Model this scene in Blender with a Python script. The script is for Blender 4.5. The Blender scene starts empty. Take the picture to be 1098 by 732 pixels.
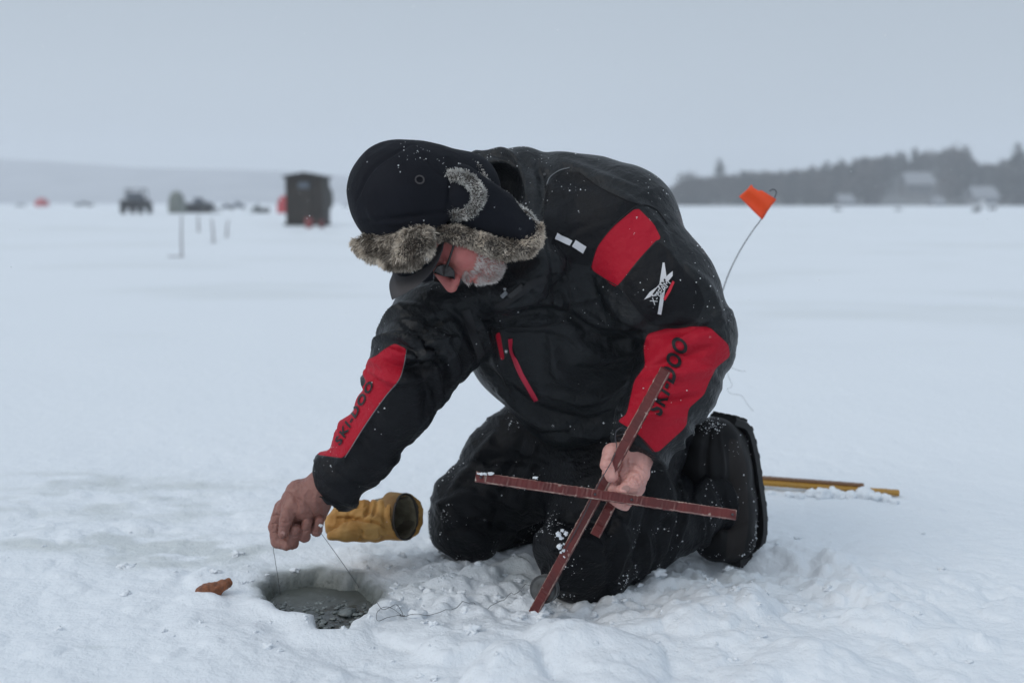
import bpy, math, random
import numpy as np
from mathutils import Vector, Matrix
from mathutils.bvhtree import BVHTree
rng = np.random.default_rng(7)
random.seed(7)
S = bpy.context.scene
COL = S.collection
# ------------------------------------------------------------------ camera geometry
HC = 0.90; FP = 1220.0; PITCH = math.atan((366-217)/FP)
FWD = np.array([0, math.cos(PITCH), -math.sin(PITCH)]); UP = np.array([0, math.sin(PITCH), math.cos(PITCH)])
def ray(px, py):
    return FWD + np.array([1., 0, 0])*(px-549)/FP + UP*(366-py)/FP
def W(px, py, Y):
    d = ray(px, py); return np.array([0, 0, HC]) + d*(Y/d[1])
def sc(px, py, Y):                       # metres per photo pixel there
    return Y/ray(px, py)[1]/FP
def G(px, py, z=0.0):                    # where the sight line meets height z
    d = ray(px, py); t = (z-HC)/d[2]; return np.array([0, 0, HC])+d*t
def PX(V):                               # world -> photo pixels
    q = np.asarray(V)-np.array([0, 0, HC]); f = q@FWD
    return 549+q[:, 0]/f*FP, 366-(q@UP)/f*FP, f
# ------------------------------------------------------------------ noise
def _h(ix, iy, iz, s):
    n = (ix*374761393 + iy*668265263 + iz*1274126177 + s*974711) & 0xffffffff
    n = ((n ^ (n >> 13))*1274126177) & 0xffffffff
    n = (n ^ (n >> 16)) & 0xffffffff
    return n/4294967295.0
def noise(P, f=1.0, s=0):
    P = np.asarray(P, dtype=np.float64)*f
    i = np.floor(P).astype(np.int64); r = P-i; u = r*r*r*(r*(r*6-15)+10)
    o = 0
    for a in (0, 1):
        for b in (0, 1):
            for c in (0, 1):
                w = (u[..., 0] if a else 1-u[..., 0])*(u[..., 1] if b else 1-u[..., 1])*(u[..., 2] if c else 1-u[..., 2])
                o = o + w*_h(i[..., 0]+a, i[..., 1]+b, i[..., 2]+c, s)
    return o*2-1
def fbm(P, f=1.0, o=4, s=0, g=.5):
    r = 0; a = 1; t = 0
    for k in range(o):
        r = r+a*noise(P, f, s+k*17); t += a; a *= g; f *= 2.03
    return r/t
def ss(x, a, b):
    t = np.clip((x-a)/(b-a), 0, 1); return t*t*(3-2*t)
# ------------------------------------------------------------------ mesh making
def link(o, parent=None):
    COL.objects.link(o)
    if parent is not None: o.parent = parent
    return o
def mesh_np(name, V, F, mats, parent=None, smooth=True, mi=None):
    """V (n,3); F (m,k) array or list of faces"""
    V = np.asarray(V, dtype=np.float32)
    me = bpy.data.meshes.new(name)
    if isinstance(F, np.ndarray):
        m, k = F.shape
        me.vertices.add(len(V)); me.vertices.foreach_set('co', V.ravel())
        me.loops.add(m*k); me.loops.foreach_set('vertex_index', F.astype(np.int32).ravel())
        me.polygons.add(m); me.polygons.foreach_set('loop_start', (np.arange(m)*k).astype(np.int32))
        me.update(calc_edges=True)
    else:
        me.from_pydata(V.tolist(), [], F)
    if not isinstance(mats, (list, tuple)): mats = [mats]
    for m_ in mats: me.materials.append(m_)
    if smooth: me.polygons.foreach_set('use_smooth', [True]*len(me.polygons))
    if mi is not None: me.polygons.foreach_set('material_index', np.asarray(mi, dtype=np.int32))
    me.update()
    return link(bpy.data.objects.new(name, me), parent)
def attr(o, name, vals):
    a = o.data.attributes.new(name, 'FLOAT', 'POINT'); a.data.foreach_set('value', np.asarray(vals, dtype=np.float32))
def tag(o, label, cat, group=None, kind=None):
    if label: o['label'] = label
    if cat: o['category'] = cat
    if group: o['group'] = group
    if kind: o['kind'] = kind
    return o
def empty(name, loc=(0, 0, 0)):
    o = bpy.data.objects.new(name, None); o.location = loc; o.empty_display_size = .1; return link(o)
def kid(o, parent):                      # parent while keeping world coordinates of the mesh
    o.parent = parent; o.matrix_parent_inverse = Matrix.Translation(-Vector(parent.location)); return o
class MB:
    def __init__(s): s.v = []; s.f = []; s.m = []
    def add(s, V, F, m=0):
        b = len(s.v); s.v += [tuple(map(float, v)) for v in V]; s.f += [tuple(i+b for i in f) for f in F]; s.m += [m]*len(F)
    def box(s, c, d, R=None, m=0, bev=0.12):
        """box with chamfered edges; c centre, d full sizes"""
        d = np.array(d, float)/2; e = bev*d.min()
        V = []
        for sx in (-1, 1):
            for sy in (-1, 1):
                for sz in (-1, 1):
                    g = np.array([sx, sy, sz])
                    for a in range(3):
                        q = g*(d-e); q[a] = g[a]*d[a]; V.append(q)
        V = np.array(V); idx = lambda x, y, z, a: ((x*2+y)*2+z)*3+a
        F = []
        F += [(idx(0,0,0,0), idx(0,0,1,0), idx(0,1,1,0), idx(0,1,0,0)), (idx(1,0,0,0), idx(1,1,0,0), idx(1,1,1,0), idx(1,0,1,0))]
        F += [(idx(0,0,0,1), idx(1,0,0,1), idx(1,0,1,1), idx(0,0,1,1)), (idx(0,1,0,1), idx(0,1,1,1), idx(1,1,1,1), idx(1,1,0,1))]
        F += [(idx(0,0,0,2), idx(0,1,0,2), idx(1,1,0,2), idx(1,0,0,2)), (idx(0,0,1,2), idx(1,0,1,2), idx(1,1,1,2), idx(0,1,1,2))]
        for p in (0, 1):
            for q in (0, 1):
                F += [(idx(0,p,q,1), idx(1,p,q,1), idx(1,p,q,2), idx(0,p,q,2)), (idx(p,0,q,0), idx(p,1,q,0), idx(p,1,q,2), idx(p,0,q,2)),
                      (idx(p,q,0,0), idx(p,q,1,0), idx(p,q,1,1), idx(p,q,0,1))]
        for x in (0, 1):
            for y in (0, 1):
                for z in (0, 1): F.append((idx(x,y,z,0), idx(x,y,z,1), idx(x,y,z,2)))
        if R is not None: V = V@np.asarray(R)        # rows of R are the box axes
        s.add(V+np.array(c), F, m)
    def tube(s, pts, r, n=8, m=0, cap=True):
        pts = [np.array(p, float) for p in pts]; r = r if hasattr(r, '__len__') else [r]*len(pts)
        V = []; ref = np.array([.3, .5, .81])
        for i, p in enumerate(pts):
            t = pts[min(i+1, len(pts)-1)]-pts[max(i-1, 0)]; t = t/(np.linalg.norm(t)+1e-12)
            u = np.cross(t, ref); u /= np.linalg.norm(u)+1e-12; w = np.cross(t, u); ref = -np.cross(t, u) if False else ref
            for k in range(n):
                a = 2*math.pi*k/n; V.append(p+r[i]*(math.cos(a)*u+math.sin(a)*w))
        F = [(i*n+k, i*n+(k+1) % n, (i+1)*n+(k+1) % n, (i+1)*n+k) for i in range(len(pts)-1) for k in range(n)]
        if cap: F += [tuple(range(n))[::-1], tuple((len(pts)-1)*n+k for k in range(n))]
        s.add(V, F, m)
    def prism(s, outline, y0, y1, m=0):
        """outline in (x,z), extruded along y"""
        n = len(outline)
        V = [(x, y0, z) for x, z in outline]+[(x, y1, z) for x, z in outline]
        F = [tuple(range(n)), tuple(range(n, 2*n))[::-1]]+[(i, i+n, (i+1) % n+n, (i+1) % n) for i in range(n)]
        s.add(V, F, m)
    def build(s, name, mats, parent=None, smooth=False):
        return mesh_np(name, s.v, s.f, mats, parent, smooth, s.m if isinstance(mats, (list, tuple)) else None)
# ------------------------------------------------------------------ signed distance modelling
def C(a, b, ra, rb, k=.02, op='+'): return ('c', np.array(a, float), np.array(b, float), ra, rb, k, op)
def E(c, r, R=None, k=.02, op='+'): return ('e', np.array(c, float), np.array(r, float), np.eye(3) if R is None else np.array(R), k, op)
def pc(a, b, k=.02, op='+'):             # (px,py,Y,rpx) -> (px,py,Y,rpx)
    return C(W(*a[:3]), W(*b[:3]), a[3]*sc(*a[:3]), b[3]*sc(*b[:3]), k, op)
def chain(pts, k=.02, op='+'): return [pc(pts[i], pts[i+1], k, op) for i in range(len(pts)-1)]
def field(prims, h):
    lo = np.full(3, 1e9); hi = -lo
    for p in prims:
        if p[-1] == '+':
            if p[0] == 'c':
                R = max(p[3], p[4]); lo = np.minimum(lo, np.minimum(p[1], p[2])-R); hi = np.maximum(hi, np.maximum(p[1], p[2])+R)
            else: R = p[2].max(); lo = np.minimum(lo, p[1]-R); hi = np.maximum(hi, p[1]+R)
    lo -= 4*h; hi += 4*h
    n = np.ceil((hi-lo)/h).astype(int)+1
    ax = [(lo[i]+h*np.arange(n[i])).astype(np.float32) for i in range(3)]
    Fd = np.full(n, 2., np.float32)
    for p in prims:
        k = max(p[-2], 1e-4)
        if p[0] == 'c':
            R = max(p[3], p[4]); l = np.minimum(p[1], p[2])-R; u = np.maximum(p[1], p[2])+R
        else: R = p[2].max(); l = p[1]-R; u = p[1]+R
        l = l-k-3*h; u = u+k+3*h
        i0 = np.clip(((l-lo)/h).astype(int), 0, n); i1 = np.clip(((u-lo)/h).astype(int)+2, 0, n)
        if (i1 <= i0).any(): continue
        sl = tuple(slice(i0[i], i1[i]) for i in range(3))
        X = ax[0][sl[0]][:, None, None]; Y = ax[1][sl[1]][None, :, None]; Z = ax[2][sl[2]][None, None, :]
        if p[0] == 'c':
            a, b = p[1], p[2]; d = b-a; L = float(d@d)+1e-12
            t = np.clip(((X-a[0])*d[0]+(Y-a[1])*d[1]+(Z-a[2])*d[2])/L, 0, 1)
            D = np.sqrt((X-a[0]-t*d[0])**2+(Y-a[1]-t*d[1])**2+(Z-a[2]-t*d[2])**2)-(p[3]+t*(p[4]-p[3]))
        else:
            c, r, R = p[1], p[2], p[3]
            q = [((X-c[0])*R[i, 0]+(Y-c[1])*R[i, 1]+(Z-c[2])*R[i, 2]) for i in range(3)]
            k0 = np.sqrt(sum((q[i]/r[i])**2 for i in range(3))); k1 = np.sqrt(sum((q[i]/r[i]**2)**2 for i in range(3)))+1e-6
            D = k0*(k0-1)/k1
        A = Fd[sl]
        if p[-1] == '+':
            hh = np.clip(.5+.5*(D-A)/k, 0, 1); Fd[sl] = D*(1-hh)+A*hh-k*hh*(1-hh)
        else:
            D = -D; hh = np.clip(.5-.5*(D-A)/k, 0, 1); Fd[sl] = D*(1-hh)+A*hh+k*hh*(1-hh)
    return Fd, lo, h
def nets(Fd, lo, h):
    s = Fd < 0
    n = np.array(Fd.shape)-1
    cnt = np.zeros(n, np.int8)
    offs = [(a, b, c) for a in (0, 1) for b in (0, 1) for c in (0, 1)]
    for a, b, c in offs: cnt += s[a:a+n[0], b:b+n[1], c:c+n[2]]
    act = np.argwhere((cnt > 0) & (cnt < 8))
    idx = np.full(n, -1, np.int64); idx[tuple(act.T)] = np.arange(len(act))
    val = np.stack([Fd[act[:, 0]+a, act[:, 1]+b, act[:, 2]+c] for a, b, c in offs], 1)
    pos = np.zeros((len(act), 3)); w = np.zeros(len(act))
    for i, oa in enumerate(offs):
        for j in range(i+1, 8):
            ob = offs[j]
            if sum(abs(oa[q]-ob[q]) for q in range(3)) != 1: continue
            m = (val[:, i] < 0) != (val[:, j] < 0)
            t = val[m, i]/(val[m, i]-val[m, j])
            pos[m] += np.array(oa)+t[:, None]*(np.array(ob)-np.array(oa)); w[m] += 1
    V = lo+h*(act+pos/w[:, None])
    Q = []
    for axs in range(3):
        sl0 = [slice(1, -1)]*3; sl1 = [slice(1, -1)]*3
        sl0[axs] = slice(0, -1); sl1[axs] = slice(1, None)
        A = s[tuple(sl0)]; B = s[tuple(sl1)]
        e = np.argwhere(A != B); inside = A[tuple(e.T)]
        base = e.copy(); o = [q for q in range(3) if q != axs]
        base[:, o[0]] += 1; base[:, o[1]] += 1
        def cell(da, db):
            c = base.copy(); c[:, o[0]] -= da; c[:, o[1]] -= db; return idx[tuple(c.T)]
        q = np.stack([cell(1, 1), cell(0, 1), cell(0, 0), cell(1, 0)], 1)
        flip = inside if axs != 1 else ~inside
        q[~flip] = q[~flip][:, ::-1]
        Q.append(q)
    Q = np.concatenate(Q); Q = Q[(Q >= 0).all(1)]
    return V, Q
def normals(V, Q):
    N = np.zeros_like(V)
    fn = np.cross(V[Q[:, 2]]-V[Q[:, 0]], V[Q[:, 3]]-V[Q[:, 1]])
    for k in range(4): np.add.at(N, Q[:, k], fn)
    return N/(np.linalg.norm(N, axis=1, keepdims=True)+1e-12)
def relax(V, Q, it=2):
    for _ in range(it):
        A = np.zeros_like(V); w = np.zeros(len(V))
        for k in range(4):
            for j in (1, 3):
                np.add.at(A, Q[:, k], V[Q[:, (k+j) % 4]]); np.add.at(w, Q[:, k], 1)
        V = V*.5+.5*A/np.maximum(w, 1)[:, None]
    return V
def sdf(prims, h, rel=1):
    V, Q = nets(*field(prims, h)); V = relax(V, Q, rel); return V, Q, normals(V, Q)
def seg_dist(x, y, pts):
    """distance from (x,y) to a polyline and the fraction along it"""
    best = np.full(x.shape, 1e9); fr = np.zeros(x.shape); n = len(pts)-1
    for i in range(n):
        (ax, ay), (bx, by) = pts[i][:2], pts[i+1][:2]
        dx, dy = bx-ax, by-ay; t = np.clip(((x-ax)*dx+(y-ay)*dy)/(dx*dx+dy*dy+1e-9), 0, 1)
        d = np.hypot(x-ax-t*dx, y-ay-t*dy); m = d < best
        best = np.where(m, d, best); fr = np.where(m, (i+t)/n, fr)
    return best, fr
def poly_sd(x, y, P):                    # positive inside
    d, _ = seg_dist(x, y, list(P)+[P[0]])
    ins = np.zeros(x.shape, bool); n = len(P)
    for i in range(n):
        (ax, ay), (bx, by) = P[i], P[(i+1) % n]
        c = ((ay > y) != (by > y)) & (x < (bx-ax)*(y-ay)/((by-ay) if by != ay else 1e-9)+ax)
        ins ^= c
    return np.where(ins, d, -d)
def spline(pts, n):
    """Catmull-Rom through the points"""
    P = [np.array(p, float) for p in pts]; P = [2*P[0]-P[1]]+P+[2*P[-1]-P[-2]]; out = []
    for i in range(1, len(P)-2):
        for k in range(n):
            t = k/n; out.append(.5*((2*P[i])+(P[i+1]-P[i-1])*t+(2*P[i-1]-5*P[i]+4*P[i+1]-P[i+2])*t*t+(3*P[i]-P[i-1]-3*P[i+1]+P[i+2])*t**3))
    out.append(P[-2]); return out
# ------------------------------------------------------------------ materials
def nodes(m): return m.node_tree.nodes, m.node_tree.links
def mat(name, col, rough=.6, bump=(0, 0), col2=None, cs=8, spec=.5, metal=0, sheen=0, bump2=None, coat=0):
    m = bpy.data.materials.new(name); m.use_nodes = True; N, L = nodes(m); b = N['Principled BSDF']
    b.inputs['Roughness'].default_value = rough; b.inputs['Specular IOR Level'].default_value = spec; b.inputs['Metallic'].default_value = metal
    b.inputs['Sheen Weight'].default_value = sheen; b.inputs['Coat Weight'].default_value = coat
    b.inputs['Base Color'].default_value = (*col, 1)
    tc = N.new('ShaderNodeTexCoord')
    if col2 is not None:
        n = N.new('ShaderNodeTexNoise'); n.inputs['Scale'].default_value = cs; n.inputs['Detail'].default_value = 5
        L.new(tc.outputs['Object'], n.inputs['Vector'])
        r = N.new('ShaderNodeMapRange'); r.inputs['From Min'].default_value = .35; r.inputs['From Max'].default_value = .65
        L.new(n.outputs['Fac'], r.inputs['Value'])
        x = N.new('ShaderNodeMix'); x.data_type = 'RGBA'; x.inputs[6].default_value = (*col, 1); x.inputs[7].default_value = (*col2, 1)
        L.new(r.outputs[0], x.inputs[0]); L.new(x.outputs[2], b.inputs['Base Color'])
    last = None
    for bb in (bump, bump2):
        if bb and bb[1] > 0:
            n = N.new('ShaderNodeTexNoise'); n.inputs['Scale'].default_value = bb[0]; n.inputs['Detail'].default_value = 6; n.inputs['Roughness'].default_value = .6
            L.new(tc.outputs['Object'], n.inputs['Vector'])
            k = N.new('ShaderNodeBump'); k.inputs['Strength'].default_value = bb[1]; k.inputs['Distance'].default_value = bb[2] if len(bb) > 2 else .01
            L.new(n.outputs['Fac'], k.inputs['Height'])
            if last: L.new(last.outputs[0], k.inputs['Normal'])
            last = k
    if last: L.new(last.outputs[0], b.inputs['Normal'])
    return m
def attr_mix(m, name, col, soft=.35, bias=0.0, rough=None):
    """put another cloth or tone where the vertex attribute is positive (crisp edge)"""
    N, L = nodes(m); b = N['Principled BSDF']
    a = N.new('ShaderNodeAttribute'); a.attribute_name = name
    r = N.new('ShaderNodeMapRange'); r.inputs['From Min'].default_value = bias-soft; r.inputs['From Max'].default_value = bias+soft
    L.new(a.outputs['Fac'], r.inputs['Value'])
    x = N.new('ShaderNodeMix'); x.data_type = 'RGBA'; x.inputs[7].default_value = (*col, 1)
    if b.inputs['Base Color'].is_linked:
        L.new(b.inputs['Base Color'].links[0].from_socket, x.inputs[6])
    else: x.inputs[6].default_value = b.inputs['Base Color'].default_value
    L.new(r.outputs[0], x.inputs[0]); L.new(x.outputs[2], b.inputs['Base Color'])
    if rough is not None:
        y = N.new('ShaderNodeMix'); y.data_type = 'FLOAT'; y.inputs[3].default_value = rough
        if b.inputs['Roughness'].is_linked: L.new(b.inputs['Roughness'].links[0].from_socket, y.inputs[2])
        else: y.inputs[2].default_value = b.inputs['Roughness'].default_value
        L.new(r.outputs[0], y.inputs[0]); L.new(y.outputs[0], b.inputs['Roughness'])
    return x
M = {}
M['snow'] = mat('snow', (.80, .84, .88), .55, (70, .6, .006), spec=.3, bump2=(17, .55, .02))
attr_mix(M['snow'], 'slush', (.56, .60, .60), soft=.5, bias=.5, rough=.25)
attr_mix(M['snow'], 'wet', (.125, .14, .13), soft=.5, bias=.5, rough=.15)
M['crumb'] = mat('loose_snow', (.82, .86, .90), .5, (60, .4, .004), spec=.3)
M['water'] = mat('hole_water', (.010, .014, .015), .12, (30, .4, .006), (.03, .037, .036), 22)
attr_mix(M['water'], 'film', (.080, .089, .080), .5, .5, rough=.4)
M['slush'] = mat('slush_ice', (.20, .225, .22), .2, (60, .5, .005), (.09, .105, .105), 40)
M['jacket'] = mat('jacket_cloth', (.0125, .0145, .0165), .38, (420, .12, .001), (.0075, .009, .011), 6, spec=.24, bump2=(13, .9, .022))
M['trouser'] = mat('trouser_cloth', (.0026, .0032, .0048), .45, (380, .12, .001), (.0042, .005, .0068), 9, spec=.15, bump2=(13, .9, .022))
M['trim'] = mat('black_trim', (.008, .008, .010), .55, (300, .2, .001), spec=.35)
M['lining'] = mat('hood_lining', (.006, .006, .008), .85, spec=.15)
M['greyseam'] = mat('grey_piping', (.16, .17, .18), .5)
M['hat'] = mat('hat_cloth', (.0042, .0050, .0085), .75, (300, .3, .001), (.0070, .0080, .0125), 10, spec=.16, bump2=(24, .5, .010))
M['visor'] = mat('visor_cloth', (.075, .070, .073), .8, (260, .3, .001), spec=.2)
def furmat(name, a, b_):
    m = mat(name, a, .75, spec=.25); N, L = nodes(m)
    at = N.new('ShaderNodeAttribute'); at.attribute_name = 'tone'
    x = N.new('ShaderNodeMix'); x.data_type = 'RGBA'; x.inputs[6].default_value = (*a, 1); x.inputs[7].default_value = (*b_, 1)
    L.new(at.outputs['Fac'], x.inputs[0]); L.new(x.outputs[2], N['Principled BSDF'].inputs['Base Color']); return m
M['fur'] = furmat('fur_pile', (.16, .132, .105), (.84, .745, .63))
M['furlight'] = furmat('light_fur_pile', (.36, .35, .33), (.84, .82, .78))
M['furbase'] = mat('fur_backing', (.06, .05, .042), .9)
M['beard'] = furmat('beard_hair', (.44, .38, .35), (.80, .77, .74))
def skinmat(name, a, b_, c_):
    m = mat(name, a, .45, (90, .6, .004), b_, 38, spec=.4, bump2=(330, .15, .001)); N, L = nodes(m); b = N['Principled BSDF']
    b.inputs['Subsurface Weight'].default_value = .25; b.inputs['Subsurface Radius'].default_value = (.012, .005, .003); b.inputs['Subsurface Scale'].default_value = .6
    return m
M['skin'] = skinmat('skin', (.44, .20, .155), (.34, .13, .10), None)
attr_mix(M['skin'], 'ruddy', (.50, .135, .13), soft=.5, bias=.5)
attr_mix(M['skin'], 'pale', (.62, .33, .29), soft=.5, bias=.5)
attr_mix(M['skin'], 'tan', (.20, .098, .08), soft=.5, bias=.5)
M['nail'] = mat('nail', (.40, .22, .19), .3)
M['redwood'] = mat('red_painted_wood', (.125, .020, .018), .42, (120, .3, .002), (.085, .015, .014), 30, spec=.4)
M['worn'] = mat('worn_wood_edge', (.13, .022, .02), .6, (120, .3, .002), (.42, .30, .25), 42)
attr_mix(M['redwood'], 'chip', (.50, .42, .36), soft=.12)
M['yellow'] = mat('yellow_painted_wood', (.40, .205, .018), .5, (120, .2, .002), (.38, .20, .03), 14)
M['brownwood'] = mat('brown_wood_edge', (.16, .075, .03), .6, (90, .3, .002))
M['metal'] = mat('dark_metal', (.10, .10, .11), .35, metal=1)
M['wire'] = mat('spring_wire', (.06, .06, .07), .4, metal=.4)
M['line'] = mat('fishing_cord', (.10, .105, .11), .7)
M['flag'] = mat('orange_cloth', (.88, .085, .012), .6, (200, .2, .001), (.80, .065, .010), 20)
M['leather'] = mat('yellow_leather', (.50, .285, .09), .62, (70, .5, .005), (.36, .17, .035), 22, spec=.35, bump2=(400, .2, .001))
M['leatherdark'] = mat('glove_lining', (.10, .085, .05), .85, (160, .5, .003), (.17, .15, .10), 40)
M['cuffbind'] = mat('glove_binding', (.028, .022, .016), .6)
M['scrap'] = mat('rusty_scrap', (.30, .10, .035), .5, (90, 1, .006), (.12, .045, .022), 60)
M['boot'] = mat('boot_nylon', (.0045, .0045, .0058), .55, (320, .2, .001), (.007, .0065, .0068), 10, spec=.16, bump2=(30, .3, .006))
M['bootsoft'] = mat('boot_brown', (.022, .018, .016), .6, (200, .2, .002), spec=.3)
M['rubber'] = mat('boot_rubber', (.010, .010, .011), .55, (60, .2, .003))
M['glassdark'] = mat('dark_lens', (.012, .008, .008), .12, spec=.6)
M['white'] = mat('white_thread', (.62, .62, .64), .6, (300, .2, .001))
M['zip'] = mat('red_zip', (.50, .012, .045), .45)
M['red'] = mat('red_thread', (.55, .01, .03), .6)
M['plastic'] = mat('black_plastic', (.012, .012, .013), .3)
M['shack'] = mat('shack_boards', (.022, .018, .015), .8, (12, .3, .02), (.034, .028, .022), 3)
M['shackroof'] = mat('shack_roof', (.035, .036, .038), .7)
M['pane'] = mat('shack_window_glass', (.10, .12, .15), .15)
M['tentred'] = mat('red_tent_cloth', (.45, .04, .05), .7, (6, .3, .03))
M['canvas'] = mat('grey_canvas', (.20, .22, .20), .8, (5, .3, .03))
M['vehdark'] = mat('dark_vehicle_body', (.012, .014, .017), .4)
M['vehgreen'] = mat('green_vehicle_body', (.018, .035, .030), .4)
M['vehgrey'] = mat('grey_vehicle_body', (.10, .12, .15), .4)
M['tyre'] = mat('tyre_rubber', (.015, .015, .016), .8)
M['stick'] = mat('weathered_stick', (.19, .17, .17), .8)
M['bark'] = mat('tree_bark', (.05, .042, .036), .9, (6, .4, .05))
M['needles'] = mat('dark_foliage', (.030, .036, .034), .9, col2=(.055, .056, .052), cs=.12)
M['twigs'] = mat('bare_twigs', (.085, .075, .072), .9, col2=(.06, .055, .052), cs=.1)
M['wall'] = mat('house_siding', (.16, .165, .175), .8)
M['roofsnow'] = mat('snowy_roof', (.25, .265, .29), .8)
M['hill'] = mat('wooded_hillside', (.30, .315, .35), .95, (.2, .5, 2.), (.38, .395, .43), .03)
M['hillsnow'] = mat('snowy_slope', (.10, .10, .10), .95, (.2, .5, 2.), (.20, .21, .22), .05)
M['flake'] = mat('snowflake', (.88, .9, .93), .7)
# ================================================================== SETTING: snow, water
def chunks(x, y, cell, seed, keep=.6):
    gx = x/cell; gy = y/cell; ix = np.floor(gx).astype(np.int64); iy = np.floor(gy).astype(np.int64); out = np.zeros(x.shape)
    for a in (-1, 0, 1):
        for b in (-1, 0, 1):
            jx = ix+a; jy = iy+b; z = np.zeros_like(jx)
            cx = jx+_h(jx, jy, z, seed); cy = jy+_h(jx, jy, z, seed+1); r = .28+.5*_h(jx, jy, z, seed+2)
            k = _h(jx, jy, z, seed+3) < keep
            d2 = (gx-cx)**2+((gy-cy)*(.7+.6*_h(jx, jy, z, seed+4)))**2
            out = np.maximum(out, np.where(k, np.sqrt(np.maximum(r*r-d2, 0)), 0))
    return out*cell
RIM = [G(*p)[:2] for p in [(282,630),(298,617),(338,612),(385,617),(406,634),(404,652),(391,664),(377,670),(373,680),(343,681),(335,666),(302,661),(287,647)]]
HOLE = np.mean(np.array(RIM), 0)
def zone(x, y, c, rx, ry, soft=.4):      # 1 inside an ellipse on the ground
    d = np.sqrt(((x-c[0])/rx)**2+((y-c[1])/ry)**2); return 1-ss(d, 1-soft, 1+soft)
cK = G(640, 640); cF = G(620, 705); cR = G(850, 640)
def H(x, y, masks=False):
    x = np.asarray(x, float); y = np.asarray(y, float); P = np.stack([x, y, np.zeros_like(x)], -1)
    near = 1-ss(y, 6, 14)
    z = .018*fbm(P, 1.1, 3, 1)*near + .05*fbm(P*np.array([.5, 1, 1]), .16, 3, 5)*ss(y, 5, 12)*(1-ss(y, 60, 200))*.8
    Pw = P+.05*np.stack([fbm(P, 7, 2, 31), fbm(P, 7, 2, 32), 0*x], -1)
    churn = np.clip(zone(x, y, cK, .62, .50)+zone(x, y, cF, .45, .32)+.7*zone(x, y, cR, .5, .42, .5), 0, 1)
    wide = zone(x, y, (0.05, 2.4), 2.6, 1.6, .75)
    z += .010*fbm(P, 5, 4, 9)*wide + .0035*fbm(P, 18, 3, 12)*wide
    z += .012*(.5-np.abs(fbm(P*np.array([1, .8, 1]), 3.2, 3, 14)))*wide
    fr_ = .35+.65*ss(y, 2.28, 2.5)
    z += churn*(chunks(Pw[..., 0], Pw[..., 1], .16, 3, .6)*.28 + fr_*chunks(Pw[..., 0], Pw[..., 1], .065, 11, .55)*.38 + fr_*chunks(Pw[..., 0], Pw[..., 1], .03, 21, .5)*.42 - .014 + .006*fbm(P, 30, 4, 91)*fr_) + .0022*fbm(P, 45, 3, 93)*wide
    z += (wide-churn*.5)*(chunks(Pw[..., 0], Pw[..., 1], .05, 41, .10)*.22+chunks(Pw[..., 0], Pw[..., 1], .12, 47, .12)*.15)
    # front mounds of shovelled snow
    for (px, py, r, h) in [(608,694,.075,.045),(560,716,.09,.040),(645,708,.10,.035),(700,690,.10,.030),(770,668,.13,.028),(500,712,.13,.022),(330,705,.20,.020),(240,668,.16,.018),(840,700,.16,.022),(420,694,.08,.010),(930,655,.15,.015)]:
        c = G(px, py); d = np.hypot(x-c[0]+.02*noise(P, 9, px), (y-c[1])*.9+.02*noise(P, 9, py))/r
        z += .8*h*np.exp(-(d**2.4))
    # kneeling and boot prints
    for (px, py, r, h) in [(625,630,.11,.03),(505,590,.11,.022),(540,575,.09,.015),(785,600,.07,.02),(700,612,.09,.015)]:
        c = G(px, py); z -= h*np.exp(-((x-c[0])**2+(y-c[1])**2)/r**2)
    # small rim
    sd = poly_sd(x, y, RIM); wob = .010*fbm(P, 22, 3, 55)
    s2 = sd+wob
    flat = np.exp(-(np.minimum(s2, 0)/.10)**2); z = z*(1-.75*flat)
    front = 1-ss(y, HOLE[1]-.05, HOLE[1]+.05)
    z += (.012+.010*front)*np.exp(-((s2+.025)/.035)**2)*(front*.9+.1)
    steep = ss(s2, -.004, .022); gentle = ss(s2, -.012, .060)
    z = z*(1-steep) - .14*(front*steep+(1-front)*gentle)
    if not masks: return z
    wet = ss(s2+.014*fbm(P, 30, 2, 57), -.05, .015)*(1-front)+ss(s2, -.003, .01)*front
    stain = np.zeros_like(x)
    for (px, py, rx, ry, a) in [(150,585,.36,.10,.9),(70,545,.5,.16,.5),(205,600,.22,.09,.8),(110,520,.5,.15,.45),(300,612,.14,.05,.6),(415,625,.16,.08,.35),(560,610,.3,.08,.3),(103,698,.035,.012,.9),(700,618,.3,.09,.25)]:
        c = G(px, py); stain = np.maximum(stain, a*zone(x, y, c, rx, ry, .6))
    n = fbm(P*np.array([.6, 1.3, 1]), 14, 4, 77)*1.2+.35
    far_ = ss(y, 3.0, 4.5)*(1-ss(y, 60, 150)); st = fbm(P*np.array([.35, .75, 1]), 1.1, 4, 88); tr_ = np.exp(-((np.abs(((x+1.5+.25*y+.5*np.sin(y*.25)) % 9.)-4.5)-.5)/.22)**2)*ss(y, 5, 9)
    slush = np.clip(stain*n*1.5+far_*(ss(y, 3.2, 9)*.26*ss(st, .0, .6)+.22*tr_*(.5+st)), 0, .7)
    return z, slush, wet
def axis(lo, hi, h, growl, far_lo, growh, far_hi):
    a = list(np.arange(lo, hi, h)); s = h; v = a[-1]
    up = []
    while v < far_hi: s *= growh; v += s; up.append(v)
    s = h; v = a[0]; dn = []
    while v > far_lo: s *= growl; v -= s; dn.append(v)
    return np.array(dn[::-1]+a+up)
gx = axis(-1.3, 1.3, .0068, 1.05, -1400, 1.05, 1400); gy = axis(2.02, 3.02, .0068, 1.06, -100, 1.02, 1400)
XX, YY = np.meshgrid(gx, gy, indexing='ij')
ZZ, SL, WE = H(XX, YY, True)
nx, ny = XX.shape; I = np.arange(nx*ny).reshape(nx, ny)
Fq = np.stack([I[:-1, :-1], I[1:, :-1], I[1:, 1:], I[:-1, 1:]], -1).reshape(-1, 4)
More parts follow.
